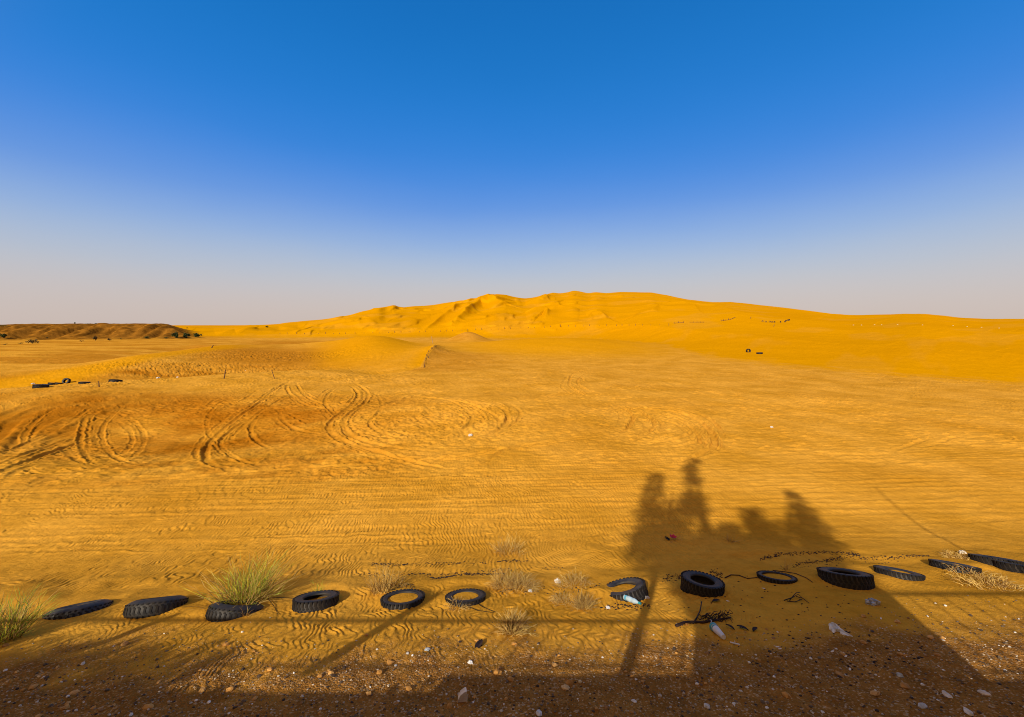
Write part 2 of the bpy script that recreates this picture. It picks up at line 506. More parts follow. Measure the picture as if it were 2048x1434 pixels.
def press(P, width=0.26, depth=0.05, berm=0.035, fade=True, wob=0.04, tread=0.0, seed=0):
    P = smooth_poly(P, 0.3)
    n = len(P)
    if n < 3: return
    r = width * 2.4
    bx0 = max(int((P[:, 0].min() - r - GX0) / GRES), 0); bx1 = min(int((P[:, 0].max() + r - GX0) / GRES) + 1, NX)
    by0 = max(int((P[:, 1].min() - r - GY0) / GRES), 0); by1 = min(int((P[:, 1].max() + r - GY0) / GRES) + 1, NY)
    if bx1 <= bx0 or by1 <= by0: return
    D = np.full((by1 - by0, bx1 - bx0), 9.0, np.float32); S = np.zeros_like(D); SG = np.zeros_like(D)
    for i in range(n - 1):
        a, b = P[i], P[i + 1]
        x0 = max(int((min(a[0], b[0]) - r - GX0) / GRES), bx0); x1 = min(int((max(a[0], b[0]) + r - GX0) / GRES) + 1, bx1)
        y0 = max(int((min(a[1], b[1]) - r - GY0) / GRES), by0); y1 = min(int((max(a[1], b[1]) + r - GY0) / GRES) + 1, by1)
        if x1 <= x0 or y1 <= y0: continue
        XX, YY = np.meshgrid(GX0 + (np.arange(x0, x1) + .5) * GRES, GY0 + (np.arange(y0, y1) + .5) * GRES)
        e = b - a; l2 = e @ e + 1e-9
        q = np.clip(((XX - a[0]) * e[0] + (YY - a[1]) * e[1]) / l2, 0, 1)
        d = np.hypot(XX - a[0] - q * e[0], YY - a[1] - q * e[1])
        sl = (slice(y0 - by0, y1 - by0), slice(x0 - bx0, x1 - bx0))
        w_ = d < D[sl]
        D[sl] = np.where(w_, d, D[sl]); S[sl] = np.where(w_, (i + q) * .3, S[sl])
        SG[sl] = np.where(w_, np.sign(e[0] * (YY - a[1]) - e[1] * (XX - a[0])), SG[sl])
    L = (n - 1) * .3
    w = width * .5 * (1 + .12 * np.sin(S * 1.9 + seed))
    f = (np.clip(S / min(3.5, L / 2), 0, 1) * np.clip((L - S) / min(3.5, L / 2), 0, 1)) if fade else 1.0
    f = f * (.8 + .3 * np.sin(S * .8 + seed * 1.7))
    bs = berm * (1 + .5 * SG * np.sin(seed * 2.1 + S * .17)) * (.75 + .5 * np.sin(S * 5.1 + 2 * np.sin(S * 2.3 + seed)))
    pr = -depth * np.exp(-(D / w) ** 6) + bs * np.exp(-((D - w * 1.6) / (w * .42)) ** 2)
    if tread: pr = pr + tread * np.exp(-(D / w) ** 4) * np.sin(S / 0.11 * 2 * math.pi)
    H = HM[by0:by1, bx0:bx1]
    wt = np.exp(-(D / (w * 1.9)) ** 6) * .85 * np.clip(f, 0, 1)
    HM[by0:by1, bx0:bx1] = H * (1 - wt) + pr * f
    if not tread: MSK[by0:by1, bx0:bx1] = np.maximum(MSK[by0:by1, bx0:bx1], np.exp(-(D / (w * 2.1)) ** 6) * np.clip(f, 0, 1) * (depth > .04))


RUTS = [  # the courses drivers left, photo pixels
    [(-60, 925), (0, 905), (137, 857), (308, 833), (444, 815), (500, 806)],
    [(-60, 975), (0, 946), (103, 905), (205, 871), (308, 850), (410, 830), (478, 815), (513, 803), (547, 779), (581, 762)],
    [(-40, 945), (60, 905), (170, 868), (300, 842), (420, 822)],
    [(585, 760), (550, 780), (516, 808), (480, 832), (444, 862), (420, 886), (410, 908), (420, 926), (455, 939), (500, 950)],
    [(590, 785), (513, 830), (478, 850), (451, 871), (441, 886), (451, 902), (478, 919), (540, 938)],
    [(560, 800), (533, 820), (506, 846), (502, 866), (520, 888), (556, 904)],
    [(578, 762), (574, 779), (598, 803), (632, 815), (684, 821)],
    [(591, 762), (602, 782), (622, 799), (667, 813), (720, 822)],
    [(575, 822), (590, 835), (622, 845), (667, 851)],
    [(564, 813), (561, 833), (581, 854), (615, 864), (650, 870)],
    [(225, 790), (154, 806), (103, 820), (62, 851), (48, 880)],
    [(260, 795), (190, 812), (150, 838), (130, 862)],
    [(301, 788), (253, 808), (222, 833), (205, 857), (205, 881), (219, 905), (246, 922), (290, 934)],
    [(240, 806), (180, 830), (164, 856), (161, 888), (171, 912), (198, 936)],
    [(40, 930), (68, 945), (110, 952)], [(130, 902), (155, 920), (195, 934), (240, 940)],
    [(10, 960), (40, 940), (90, 925), (150, 915)],
    [(690, 768), (705, 774), (715, 786), (711, 803), (691, 820), (667, 837), (657, 854), (664, 868), (691, 885), (725, 898), (787, 912), (841, 917), (900, 925)],
    [(700, 766), (718, 771), (735, 787), (729, 806), (705, 823), (688, 840), (688, 857), (701, 871), (746, 888), (804, 897), (855, 902), (889, 905), (950, 915)],
    [(672, 775), (655, 790), (650, 806), (662, 822), (690, 842)],
    [(640, 770), (690, 764), (720, 771)],
    [(740, 825), (766, 811), (804, 799), (845, 794), (889, 799), (934, 806), (975, 823), (999, 840), (999, 856), (978, 870), (945, 882), (900, 890)],
    [(862, 796), (903, 803), (930, 819), (944, 836), (930, 856), (890, 868), (840, 874)],
    [(930, 796), (962, 801), (1002, 816), (1016, 834), (1008, 852), (980, 868), (930, 888)],
    [(1000, 803), (1023, 811), (1040, 823), (1036, 840), (1010, 858), (975, 878)],
    [(770, 820), (745, 836), (740, 850), (760, 864), (800, 874)],
    [(1190, 738), (1149, 746), (1139, 762), (1141, 773), (1163, 788), (1190, 798)],
    [(1210, 742), (1176, 746), (1159, 756), (1156, 768), (1176, 780), (1210, 790)],
    [(1205, 806), (1245, 816), (1265, 833), (1258, 854), (1231, 871), (1190, 888)],
    [(1230, 806), (1279, 822), (1306, 843), (1306, 858), (1282, 874), (1240, 892)],
    [(1260, 808), (1300, 818), (1348, 824), (1382, 834), (1408, 851), (1427, 874), (1424, 896), (1385, 915), (1320, 925)],
    [(1290, 826), (1348, 838), (1378, 852), (1396, 872), (1396, 892), (1360, 908)],
    [(1891, 861), (1826, 888), (1744, 915)], [(1930, 868), (1860, 890), (1790, 908)],
    [(400, 778), (500, 772), (640, 768), (760, 764)], [(330, 786), (440, 778), (560, 774), (600, 770)],
    [(1100, 752), (1000, 748), (900, 745), (830, 744)], [(1040, 728), (1018, 740), (1000, 746), (960, 750)],
    [(716, 722), (697, 735), (720, 748), (760, 752)], [(745, 735), (760, 748), (790, 752)],
    [(1450, 742), (1500, 744), (1524, 752), (1500, 762), (1440, 768)],
    [(0, 985), (300, 960), (620, 935), (900, 925)], [(650, 870), (760, 905), (880, 935), (1000, 945)],
    [(700, 930), (900, 915), (1050, 890), (1200, 868)],
    [(860, 948), (960, 925), (1010, 900), (1060, 880), (1130, 864)],
    [(500, 905), (600, 888), (660, 872)], [(470, 935), (600, 912), (720, 905)],
    [(470, 920), (560, 896), (650, 880)],
]
# vehicles that simply passed along the foot of the bank
for i in range(34):
    y = 9.2 + 8.5 * (i / 34) ** 1.25 + random.uniform(-.2, .2)
    sl = random.uniform(-0.02, 0.09) + .015
    bend = random.uniform(-0.0022, .0022)
    cx0 = random.uniform(-18, 22); ln = random.uniform(9, 30)
    xs = np.linspace(cx0 - ln, cx0 + ln, 16)
    ys = y + sl * xs + bend * (xs - cx0) ** 2
    press(np.stack([xs, ys], 1), 0.24, 0.010, 0.009, wob=0, tread=0.008, seed=i * 1.3)
    if i % 2: press(np.stack([xs, ys + 1.55], 1), 0.24, 0.010, 0.009, wob=0, tread=0.008, seed=i * 1.3)


WIDE = [[(-60, 905), (0, 870), (40, 835), (120, 806), (260, 786), (420, 775), (520, 771)], [(-20, 925), (30, 895), (60, 862), (120, 833), (210, 808), (330, 790), (460, 781)],
        [(-60, 860), (0, 836), (60, 812), (160, 793), (280, 782)], [(60, 925), (95, 895), (140, 862), (200, 832), (300, 803), (400, 790)]]
BASE = len(RUTS)
R0 = random.Random(21)
for r in list(RUTS):                                      # drivers went round more than once
    if r[0][0] > 1850: continue
    for _ in range(4 if len(r) > 6 else 2):
        ox, oy = R0.uniform(-22, 22), R0.uniform(-8, 8); kx = R0.uniform(.9, 1.12)
        cx_ = sum(p[0] for p in r) / len(r)
        j0 = R0.randint(0, max(0, len(r) // 3)); j1 = len(r) - R0.randint(0, max(0, len(r) // 4))
        q = [(cx_ + (p[0] - cx_) * kx + ox + R0.uniform(-2, 2), p[1] + oy + R0.uniform(-.8, .8)) for p in r[j0:j1]]
        if len(q) > 2: RUTS.append(q)
for cx_, cy_, a_, b_, n_ in [(860, 846, 150, 44, 7), (1300, 856, 120, 40, 5), (700, 812, 62, 38, 4), (500, 850, 90, 60, 3), (150, 880, 130, 60, 4), (560, 712, 70, 14, 4)]:
    for k in range(n_):                                   # broken arcs of earlier rounds
        t0_, sp_ = R0.uniform(0, 6.28), R0.uniform(1.2, 3.4); g_ = R0.uniform(.62, 1.12)
        RUTS.append([(cx_ + a_ * g_ * math.cos(t0_ + sp_ * j / 11), cy_ + b_ * g_ * math.sin(t0_ + sp_ * j / 11) - 2) for j in range(12)])
allp = [p for r in RUTS for p in r]
hp = hits(allp)[:, :2]
k = 0; jobs = []
for i, r in enumerate(RUTS):
    jobs.append((i, hp[k:k + len(r)], r)); k += len(r)
for wide in WIDE: press(hits(wide)[:, :2], .62, .075, .05, seed=wide[0][0])
for i, P, r in sorted(jobs, key=lambda q: q[0] < BASE):
    big = i in (3, 17, 18, 21, 23, 30, 1)
    f_ = (.25 if r[0][0] > 1850 else .5 if (r[0][1] < 765 or r[-1][1] < 765) and i > 30 else 1) * (1 if i < BASE else .62)
    if r[0][0] < 420 and i not in (0, 1): f_ *= .8
    if r[0][0] > 1150 or r[-1][0] > 1150: f_ *= 1.9
    press(P, 0.26 if big else 0.20, (0.07 if big else 0.052) * f_, (0.062 if big else .045) * f_, seed=i)
HM = np.clip(HM, -.085, .09)


def sample(A, X, Y):
    fx = (X - GX0) / GRES - .5; fy = (Y - GY0) / GRES - .5
    ix = np.clip(np.floor(fx).astype(int), 0, NX - 2); iy = np.clip(np.floor(fy).astype(int), 0, NY - 2)
    tx = np.clip(fx - ix, 0, 1); ty = np.clip(fy - iy, 0, 1)
    v = (A[iy, ix] * (1 - tx) + A[iy, ix + 1] * tx) * (1 - ty) + (A[iy + 1, ix] * (1 - tx) + A[iy + 1, ix + 1] * tx) * ty
    ok = (X > GX0) & (X < GX1) & (Y > GY0) & (Y < GY1)
    return np.where(ok, v, 0)


def ripple(ph, sharp=.72):
    s = ph - np.floor(ph)
    return np.where(s < sharp, sst(0, sharp, s), 1 - sst(sharp, 1, s)) - .5


TYRES = [  # px, py of the upper ring, diameter, lift of the ring over the sand, extra tilt right, extra tilt away, sand fill, label
    (160, 1209, .84, .07, -.16, .17, .02, "leftmost tyre of the near row, sunk at its left end beside the edge grass"),
    (318, 1196, .84, .16, -.10, .31, .02, "thick black tyre leaning away so its whole tread faces the camera, second from left"),
    (478, 1206, .82, .13, .10, .32, .02, "leaning black tyre directly in front of the big green grass clump"),
    (633, 1192, .70, .14, -.04, .10, .0, "half buried black tyre with a small sprig of grass inside it"),
    (806, 1193, .71, .07, -.02, .02, .06, "flat buried tyre filled level with sand, in front of the tall thin straw tuft"),
    (931, 1190, .67, .06, -.03, .05, .05, "flat buried tyre with dry straw stems lying across its front edge"),
    (1246, 1172, .76, .13, -.28, .06, .04, "tilted tyre with spotted tread rising out of the sand above the plastic bottle"),
    (1405, 1158, .68, .21, .08, -.10, -.04, "upright standing black tyre with a dark open hole, in the tall shadow"),
    (1553, 1151, .62, .055, .03, .04, .03, "almost buried tyre showing only a thin black ring of its rim"),
    (1688, 1143, .78, .18, .04, .12, .0, "big high standing black tyre with blocky front tread, right of the buried ring"),
    (1797, 1141, .68, .08, .12, .06, .05, "low black tyre with a round patch of yellow sand in its hole"),
    (1908, 1127, .68, .10, .14, .08, .05, "black tyre casting a pointed shadow to its left, near the straw on the right"),
    (1990, 1115, .72, .10, .12, .10, .04, "black tyre leaning against the last tyre at the right edge of the photo"),
    (2046, 1128, .78, .10, .1, .08, .04, "last tyre of the near row, cut by the right edge of the photo")]
TP = hits([(t[0], t[1]) for t in TYRES])


def detail(X, Y):
    """ripples, ruts, churned sand and small mounds; returns height and masks"""
    s = Y - (7.05 + 0.0743 * X)
    R = np.hypot(X, Y)
    near = (R < 95) & (Y > 1)
    h = np.zeros_like(X)
    n1 = fbm(X / 2.6, Y / 2.2, 3, 101)
    # wind ripples beyond and on the bank
    wx = X + .42 * pn(X / 1.3, Y / 1.6, 11) + .11 * pn(X / .42, Y / .5, 12) + .045 * pn(X / .16, Y / .2, 15)
    ph = (wx * (1 + .03 * (Y - 9)) + .35 * np.sin((Y - 7.8) * 1.5) * sst(0, 3, X + 1) * (1 - sst(5, 8, X))) / (.105 + .0 * X)
    amp_a = sst(.0, .8, s) * (1 - .8 * sst(4.5, 9.5, s + 1.1 * n1)) * (1 - sst(12, 18, s)) * (1 - .75 * sst(5, 8, X))
    h += .0200 * amp_a * ripple(ph) * (.7 + .5 * pn(X / .9, Y / .4, 13))
    ph2 = (X * (1 - .16 * (Y - 7)) * .94 + .30 * pn(X / .9, Y / .9, 16) + .16 * pn(X / .34, Y / .3, 17) + .05 * pn(X / .13, Y / .13, 71) + .25 * (Y - 6) * np.sign(X) * 0) / .125
    amp_b = (1 - sst(-.45, .1, s)) * sst(-3.2, -2.0, s + .5 * n1) * (1 - .8 * sst(3, 4.5, X))
    h += .0175 * amp_b * (.6 + .4 * sst(-.25, .2, pn(X / .22, Y / .42, 19))) * (1 - .6 * sst(-3.0, -4.2, X)) * ripple(ph2, .68) * (.55 + .6 * sst(-.35, .4, pn(X / .55, Y / .35, 18)))
    # fine long streaks left by passing vehicles, far enough from the bank
    st_ = sst(3.0, 6.5, s) * (1 - sst(14, 26, s))
    lat = pn(X / 3.2 + .7 * pn(X / 2, Y / 2, 20), (Y - .035 * X) / .17, 22) + .7 * pn(X / 1.6, (Y - .05 * X) / .10, 23)
    h += .017 * st_ * lat
    far_r = sst(3.5, 6, s) * (1 - sst(28, 40, s))
    h += .010 * far_r * ripple((X * .85 + .5 * (Y) + .8 * pn(X / 3, Y / 3, 24) + .25 * pn(X / .8, Y / .9, 14)) / .30) * sst(-.1, .45, pn(X / 6, Y / 5, 25))
    # churned patches inside the loops
    ch = np.zeros_like(X)
    for cx, cy, rx, ry, a in CHURN:
        ch = np.maximum(ch, a * np.exp(-(((X - cx) / rx) ** 2 + ((Y - cy) / ry) ** 2) ** 2))
    rid = 1 - np.abs(fbm(X / .75 + .3 * Y, Y / .42, 3, 26)) * 2.2
    h += .060 * ch * (rid - .3) + .03 * ch * fbm(X / .28, Y / .25, 2, 27)
    # weak lumps over all the driven plain
    h += .046 * sst(3, 9, s) * (1 - sst(60, 90, Y)) * fbm(X / .75, Y / .95, 4, 28) * (.5 + .8 * sst(-.2, .5, pn(X / 9, Y / 7, 29)))
    stroke = np.maximum(0, pn(X / .55 + .5 * pn(X, Y, 81), Y / .16 + .3 * X, 82) - .18) * sst(6, 9, s) * (1 - sst(34, 50, s))
    h += .085 * stroke * (.4 + sst(-.2, .4, pn(X / 5, Y / 4, 83)))
    hm = sample(HM, X + .05 * pn(X / .5, Y / .5, 61), Y + .07 * pn(X / .4, Y / .4, 62))
    sm = (Y > FOOT_Y(np.clip(1024 + FPX * X / np.maximum(Y, 1), -590, 2590))).astype(float)
    h = h * (1 - .92 * sm)
    h = h * (1 - .85 * sample(MSK, X, Y)) + hm
    # gravel bank
    lf = .55 * (1 - sst(-3.6, -2.6, X))
    g = 1 - sst(-3.0, -2.1, s - lf + .55 * n1 + .25 * pn(X / .35, Y / .35, 33))
    h += g * (.012 * fbm(X / .18, Y / .18, 3, 34) + .035 * fbm(X / .9, Y / .7, 2, 35))
    # soft relief around the tyre row
    b = np.exp(-(s / 1.3) ** 2)
    h += .05 * b * fbm(X / 1.1, Y / .8, 2, 36)
    for (px, py, D, lift, tr, ta, fill, lab), p in zip(TYRES, TP):
        d = np.hypot(X - p[0], (Y - p[1]))
        kk = np.where(near, np.exp(-(d / (D * .62)) ** 6), 0)
        h = h * (1 - .9 * kk) + (fill - .02) * kk
        q_ = (px * 7.3) % 6.28; am = .07 if px == 1246 else 0 if lift < .09 else .055; ox, oy = (-.62, -.42) if px == 1246 else (.5 * math.cos(q_), -.18 - .3 * abs(math.sin(q_)))
        h += np.where(near, am * np.exp(-((X - p[0] - ox * D) ** 2 + (Y - p[1] - oy * D) ** 2) / (.34 * D) ** 2), 0)
    return h, g, ch


CH = hits([(860, 845), (700, 815), (1230, 845), (1330, 868), (560, 850), (720, 755), (480, 815), (300, 815), (700, 930), (420, 740), (560, 712), (140, 905)])
CHURN = [(CH[0][0], CH[0][1], 6.5, 5.0, 1.0), (CH[1][0], CH[1][1], 3.0, 5.0, .8), (CH[2][0], CH[2][1], 4.5, 4.5, .55), (CH[3][0], CH[3][1], 3.5, 2.5, .55),
         (CH[4][0], CH[4][1], 2.8, 3.5, .35), (CH[5][0], CH[5][1], 3, 3, .8), (CH[6][0], CH[6][1], 4.5, 3.2, .75), (CH[7][0], CH[7][1], 6, 2.6, .6),
         (CH[8][0], CH[8][1], 2.6, 1.4, .8), (CH[9][0], CH[9][1], 16, 6, 1.5), (CH[10][0], CH[10][1], 14, 9, 1.6), (CH[11][0], CH[11][1], 4, 2, .5)]

# ---- ground mesh: rings round the camera, one sheet to the horizon
az_in = np.arctan((np.arange(-130, 2180, 1.45) - 1024) / FPX)
rest = np.linspace(az_in[-1], az_in[0] + 2 * math.pi, 90)[1:-1]
az = np.r_[az_in, rest]
rl = [1.6]
while rl[-1] < 36:
    q = rl[-1]; rl.append(q + (.03 if q < 3.5 else min(max(q * q / 4240 * .8, .0062), .075)))
while rl[-1] < 700: rl.append(rl[-1] * (1.0046 if rl[-1] < 60 else 1.0068 if rl[-1] < 90 or rl[-1] > 430 else 1.0045))
while rl[-1] < 9000: rl.append(rl[-1] * 1.09)
rr = np.r_[0.4, 0.8, 1.2, rl]
A, Rr = np.meshgrid(az, rr)
X, Y = Rr * np.sin(A), Rr * np.cos(A)
Zm = macro(X, Y)
Hd, G, CHM = detail(X, Y)
Z = Zm + Hd
nr, na = X.shape
V = np.stack([X, Y, Z], -1).reshape(-1, 3).astype(np.float32)
i0 = (np.arange(nr - 1)[:, None] * na + np.arange(na)[None, :])
i1 = (np.arange(nr - 1)[:, None] * na + (np.arange(na) + 1)[None, :] % na)
F = np.stack([i0, i1, i1 + na, i0 + na], -1).reshape(-1, 4).astype(np.int32)
gm = bpy.data.meshes.new("ground")
gm.vertices.add(len(V)); gm.vertices.foreach_set("co", V.ravel())
gm.loops.add(F.size); gm.loops.foreach_set("vertex_index", F[:, ::-1].ravel())
gm.polygons.add(len(F)); gm.polygons.foreach_set("loop_start", np.arange(0, F.size, 4, dtype=np.int32))
gm.polygons.foreach_set("loop_total", np.full(len(F), 4, np.int32))
gm.polygons.foreach_set("use_smooth", np.ones(len(F), bool))
gm.update(calc_edges=True)
# kinds of sand; the spine's right face also has shade painted in
U = np.clip(1024 + FPX * X / np.maximum(Y, 1), -590, 2590)
edge = FOOT_Y(U) * (1 + .03 * pn(X / 6, Y / 6, 41) + .012 * pn(X / 1.2, Y / 1.2, 42)) * .985
m_smooth = sst(-.10, .09, (Y - edge) / edge + .05 * fbm(X / 1.5, Y / 2.5, 3, 43))
m_smooth *= 1 - .22 * sst(.1, .5, pn(U / 120, Y / 22, 46) + .3 * pn(U / 30, Y / 9, 47))
m_smooth = np.maximum(m_smooth, .9 * np.exp(-((U - 748) / 120) ** 4 - ((Y - 84) / 34) ** 4))
m_smooth = np.maximum(m_smooth, .9 * np.exp(-((U - 1130) / 235) ** 4 - ((Y - 90) / 27) ** 4))
spu = np.interp(Y, [46, 50, 56, 63, 70, 84], [812, 842, 852, 866, 872, 880])
shaded_face = sst(-2, 5, U - spu) * np.exp(-((U - spu) / 150) ** 4) * sst(44, 48, Y) * (1 - sst(64, 72, Y))
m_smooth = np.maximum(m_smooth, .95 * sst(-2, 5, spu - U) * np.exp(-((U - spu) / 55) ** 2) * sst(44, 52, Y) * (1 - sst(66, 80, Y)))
m_smooth *= 1 - shaded_face
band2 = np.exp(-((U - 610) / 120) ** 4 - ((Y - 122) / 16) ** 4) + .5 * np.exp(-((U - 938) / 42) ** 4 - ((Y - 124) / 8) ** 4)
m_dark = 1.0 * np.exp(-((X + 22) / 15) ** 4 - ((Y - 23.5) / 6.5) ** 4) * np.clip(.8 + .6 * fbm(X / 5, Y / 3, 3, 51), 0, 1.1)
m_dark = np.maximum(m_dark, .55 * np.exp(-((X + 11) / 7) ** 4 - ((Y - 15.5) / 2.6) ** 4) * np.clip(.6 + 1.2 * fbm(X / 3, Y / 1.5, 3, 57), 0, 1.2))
m_dark = np.maximum(m_dark, .75 * np.exp(-((U - 560) / 190) ** 4 - ((Y - 68) / 17) ** 4))
m_dark = np.maximum(m_dark, np.clip(.38 * shaded_face + .7 * band2, 0, 1))  # right face of the spine: browner driven sand plus its shade painted in
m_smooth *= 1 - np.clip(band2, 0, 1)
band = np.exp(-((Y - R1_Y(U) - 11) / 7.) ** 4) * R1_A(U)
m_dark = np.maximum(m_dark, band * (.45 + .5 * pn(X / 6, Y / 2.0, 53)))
plain = (1 - sst(380, 560, U)) * sst(4, 14, Y - R2_Y(U))
m_dark = np.maximum(m_dark, plain * .6 * sst(-.25, .35, pn(X / 30, Y / 5, 54) + .4 * pn(X / 9, Y / 2.5, 55)))
m_smooth = np.maximum(m_smooth, .75 * R2_A(U) * np.exp(-((Y - R2_Y(U) + 3) / 5.) ** 4) * (1 - sst(430, 560, U)))
m_dark = np.maximum(m_dark, .12 * sst(.0, .6, pn(X / 7, Y / 4, 52)) * (1 - sst(30, 60, Y)))
ye = np.interp(U, [-590, 0, 400], [118, 134, 152])
m_spoil = sst(-.2, .25, (Y - ye) / 14) * (1 - sst(360, 408, U)) * (Y > 60) * (1 - sst(ye + 70, ye + 90, Y))
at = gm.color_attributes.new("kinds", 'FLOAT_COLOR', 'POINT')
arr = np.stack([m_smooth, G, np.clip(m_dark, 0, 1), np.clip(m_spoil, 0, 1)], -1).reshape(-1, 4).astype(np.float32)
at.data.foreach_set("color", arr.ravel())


def sand_material():
    m = bpy.data.materials.new("desert_sand"); m.use_nodes = True
    t = m.node_tree; b = t.nodes["Principled BSDF"]
    b.inputs['Roughness'].default_value = .95
    b.inputs['Specular IOR Level'].default_value = 0.0
    at = t.nodes.new("ShaderNodeAttribute"); at.attribute_name = "kinds"
    sp = t.nodes.new("ShaderNodeSeparateColor"); t.links.new(at.outputs['Color'], sp.inputs[0])
    tc = t.nodes.new("ShaderNodeTexCoord")

    def noise(scale, det=5, vec=None, dist=0, rough=.5):
        n = t.nodes.new("ShaderNodeTexNoise"); n.inputs['Scale'].default_value = scale; n.inputs['Detail'].default_value = det
        n.inputs['Distortion'].default_value = dist; n.inputs['Roughness'].default_value = rough
        t.links.new(vec or tc.outputs['Object'], n.inputs['Vector']); return n.outputs['Fac']

    def rampc(fac, c0, c1, p0=.35, p1=.65):
        r = t.nodes.new("ShaderNodeValToRGB")
        r.color_ramp.elements[0].position, r.color_ramp.elements[0].color = p0, (*c0, 1)
        r.color_ramp.elements[1].position, r.color_ramp.elements[1].color = p1, (*c1, 1)
        t.links.new(fac, r.inputs[0]); return r.outputs[0]

    def mix(f, a, c, mode='MIX'):
        x = t.nodes.new("ShaderNodeMix"); x.data_type, x.blend_type = 'RGBA', mode
        if isinstance(f, float): x.inputs[0].default_value = f
        else: t.links.new(f, x.inputs[0])
        t.links.new(a, x.inputs[6]); t.links.new(c, x.inputs[7]); return x.outputs[2]
    driven = rampc(noise(.35, 6), (.56, .270, .023), (.70, .352, .042))
    smooth = rampc(noise(.02, 4), (.60, .272, .0010), (.69, .318, .0010))
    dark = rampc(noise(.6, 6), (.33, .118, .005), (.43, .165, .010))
    spoil = rampc(noise(.25, 8, dist=1.5), (.13, .054, .006), (.32, .138, .016))
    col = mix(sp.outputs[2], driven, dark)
    col = mix(sp.outputs[0], col, smooth)
    col = mix(at.outputs['Alpha'], col, spoil)
    # gravel: grains of several stones in brown earth
    vo = t.nodes.new("ShaderNodeTexVoronoi"); vo.inputs['Scale'].default_value = 55
    t.links.new(tc.outputs['Object'], vo.inputs['Vector'])
    hsv = t.nodes.new("ShaderNodeSeparateColor"); t.links.new(vo.outputs['Color'], hsv.inputs[0])
    gr = t.nodes.new("ShaderNodeValToRGB"); el = gr.color_ramp.elements
    for p, c in [(.25, (.26, .115, .022)), (.5, (.36, .17, .04)), (.72, (.20, .10, .03)), (.88, (.48, .27, .09)), (.985, (.62, .48, .30))]:
        e = el.new(p); e.color = (*c, 1)
    el.remove(el[0]); el[-1].position = 1
    el[-1].color = (.6, .5, .36, 1)
    t.links.new(hsv.outputs[0], gr.inputs[0])
    earth = rampc(noise(3.0, 8), (.24, .10, .018), (.44, .20, .038))
    gcol = mix(.55, earth, gr.outputs[0])
    col = mix(sp.outputs[1], col, gcol)
    grain = rampc(noise(180, 3), (.80, .80, .80), (1.12, 1.12, 1.12), .3, .7)
    col = mix(.55, col, grain, 'MULTIPLY')
    blot = rampc(noise(1.7, 7), (.86, .84, .80), (1.05, 1.05, 1.05), .3, .65)
    col = mix(.5, col, blot, 'MULTIPLY')
    speck = rampc(noise(4.0, 9, None, 0, .78), (.70, .66, .58), (1.10, 1.10, 1.10), .34, .60)
    col = mix(.5, col, speck, 'MULTIPLY')
    t.links.new(col, b.inputs['Base Color'])
    bp = t.nodes.new("ShaderNodeBump"); bp.inputs['Distance'].default_value = .006; bp.inputs['Strength'].default_value = .5
    t.links.new(noise(70, 5), bp.inputs['Height'])
    bp2 = t.nodes.new("ShaderNodeBump"); bp2.inputs['Distance'].default_value = .012
    t.links.new(sp.outputs[1], bp2.inputs['Strength'])
    t.links.new(vo.outputs['Distance'], bp2.inputs['Height']); bp2.invert = True
    t.links.new(bp.outputs[0], bp2.inputs['Normal'])
    bp3 = t.nodes.new("ShaderNodeBump"); bp3.inputs['Distance'].default_value = .085; bp3.inputs['Strength'].default_value = .7
    md_ = t.nodes.new('ShaderNodeMath'); md_.operation = 'MULTIPLY_ADD'; md_.inputs[1].default_value = -.45; md_.inputs[2].default_value = .7; md_.use_clamp = True
    t.links.new(sp.outputs[0], md_.inputs[0]); t.links.new(md_.outputs[0], bp3.inputs['Strength'])
    mp = t.nodes.new("ShaderNodeMapping"); mp.inputs['Scale'].default_value = (1, .7, 1)
    t.links.new(tc.outputs['Object'], mp.inputs[0])
    t.links.new(noise(2.6, 9, mp.outputs[0], 0, .68), bp3.inputs['Height'])
    t.links.new(bp2.outputs[0], bp3.inputs['Normal'])
    t.links.new(bp3.outputs[0], b.inputs['Normal'])
    return m


gm.materials.append(sand_material())
ground = bpy.data.objects.new("ground", gm)
C.objects.link(ground)
tag(ground, kind="structure")


def gz(x, y):
    x = np.array([float(x)]); y = np.array([float(y)])
    return float((macro(x, y) + detail(x, y)[0])[0])


def at(px, py):
    """photo pixel -> Vector on the ground surface"""
    p = hits([(px, py)])[0]
    return Vector((p[0], p[1], gz(p[0], p[1])))


def gzs(xy):
    a = np.asarray(xy, float)
    return macro(a[:, 0], a[:, 1]) + detail(a[:, 0], a[:, 1])[0]


def back(px, py, yplane, lift=0):
    """the point on the plane Y=yplane whose shadow falls on the ground at this photo pixel"""
    p = Vector(hits([(px, py)])[0])
    t = (p.y - yplane) / -SUNV.y
    return p + SUNV * t

#OBJECTS

# ------------------------------------------------------------------ materials
rubber = mat("tyre_rubber", (.014, .014, .015), .6, bump=.4, bscale=90, spec=.4, color2=(.034, .026, .018), nscale=7)
rubber_dusty = mat("dusty_rubber", (.050, .044, .038), .62, bump=.3, bscale=60, spec=.4, color2=(.013, .013, .014), nscale=6)
lug_mat = mat("tread_rubber", (.010, .010, .011), .75, bump=.3, bscale=120, color2=(.022, .017, .012), nscale=9, spec=.2)
green = mat("green_stem", (.47, .45, .05), .6, tint=True, nscale=3, color2=(.33, .35, .035))
straw = mat("dry_straw", (.60, .42, .12), .7, tint=True, nscale=3, color2=(.38, .24, .07))
twig = mat("dark_twig", (.045, .022, .013), .8, bump=.3, color2=(.02, .01, .008))
stone_m = mat("pebble_stone", (1, 1, 1), .85, tint=True, bump=.4, bscale=80, color2=(.7, .68, .62), nscale=30)
white_pl = mat("white_plastic", (.62, .62, .60), .4, color2=(.6, .58, .54), nscale=20)
paper_m = mat("paper", (.72, .68, .58), .8, color2=(.45, .38, .26), nscale=12)
teal = mat("teal_print", (.02, .30, .34), .4, color2=(.03, .24, .27))
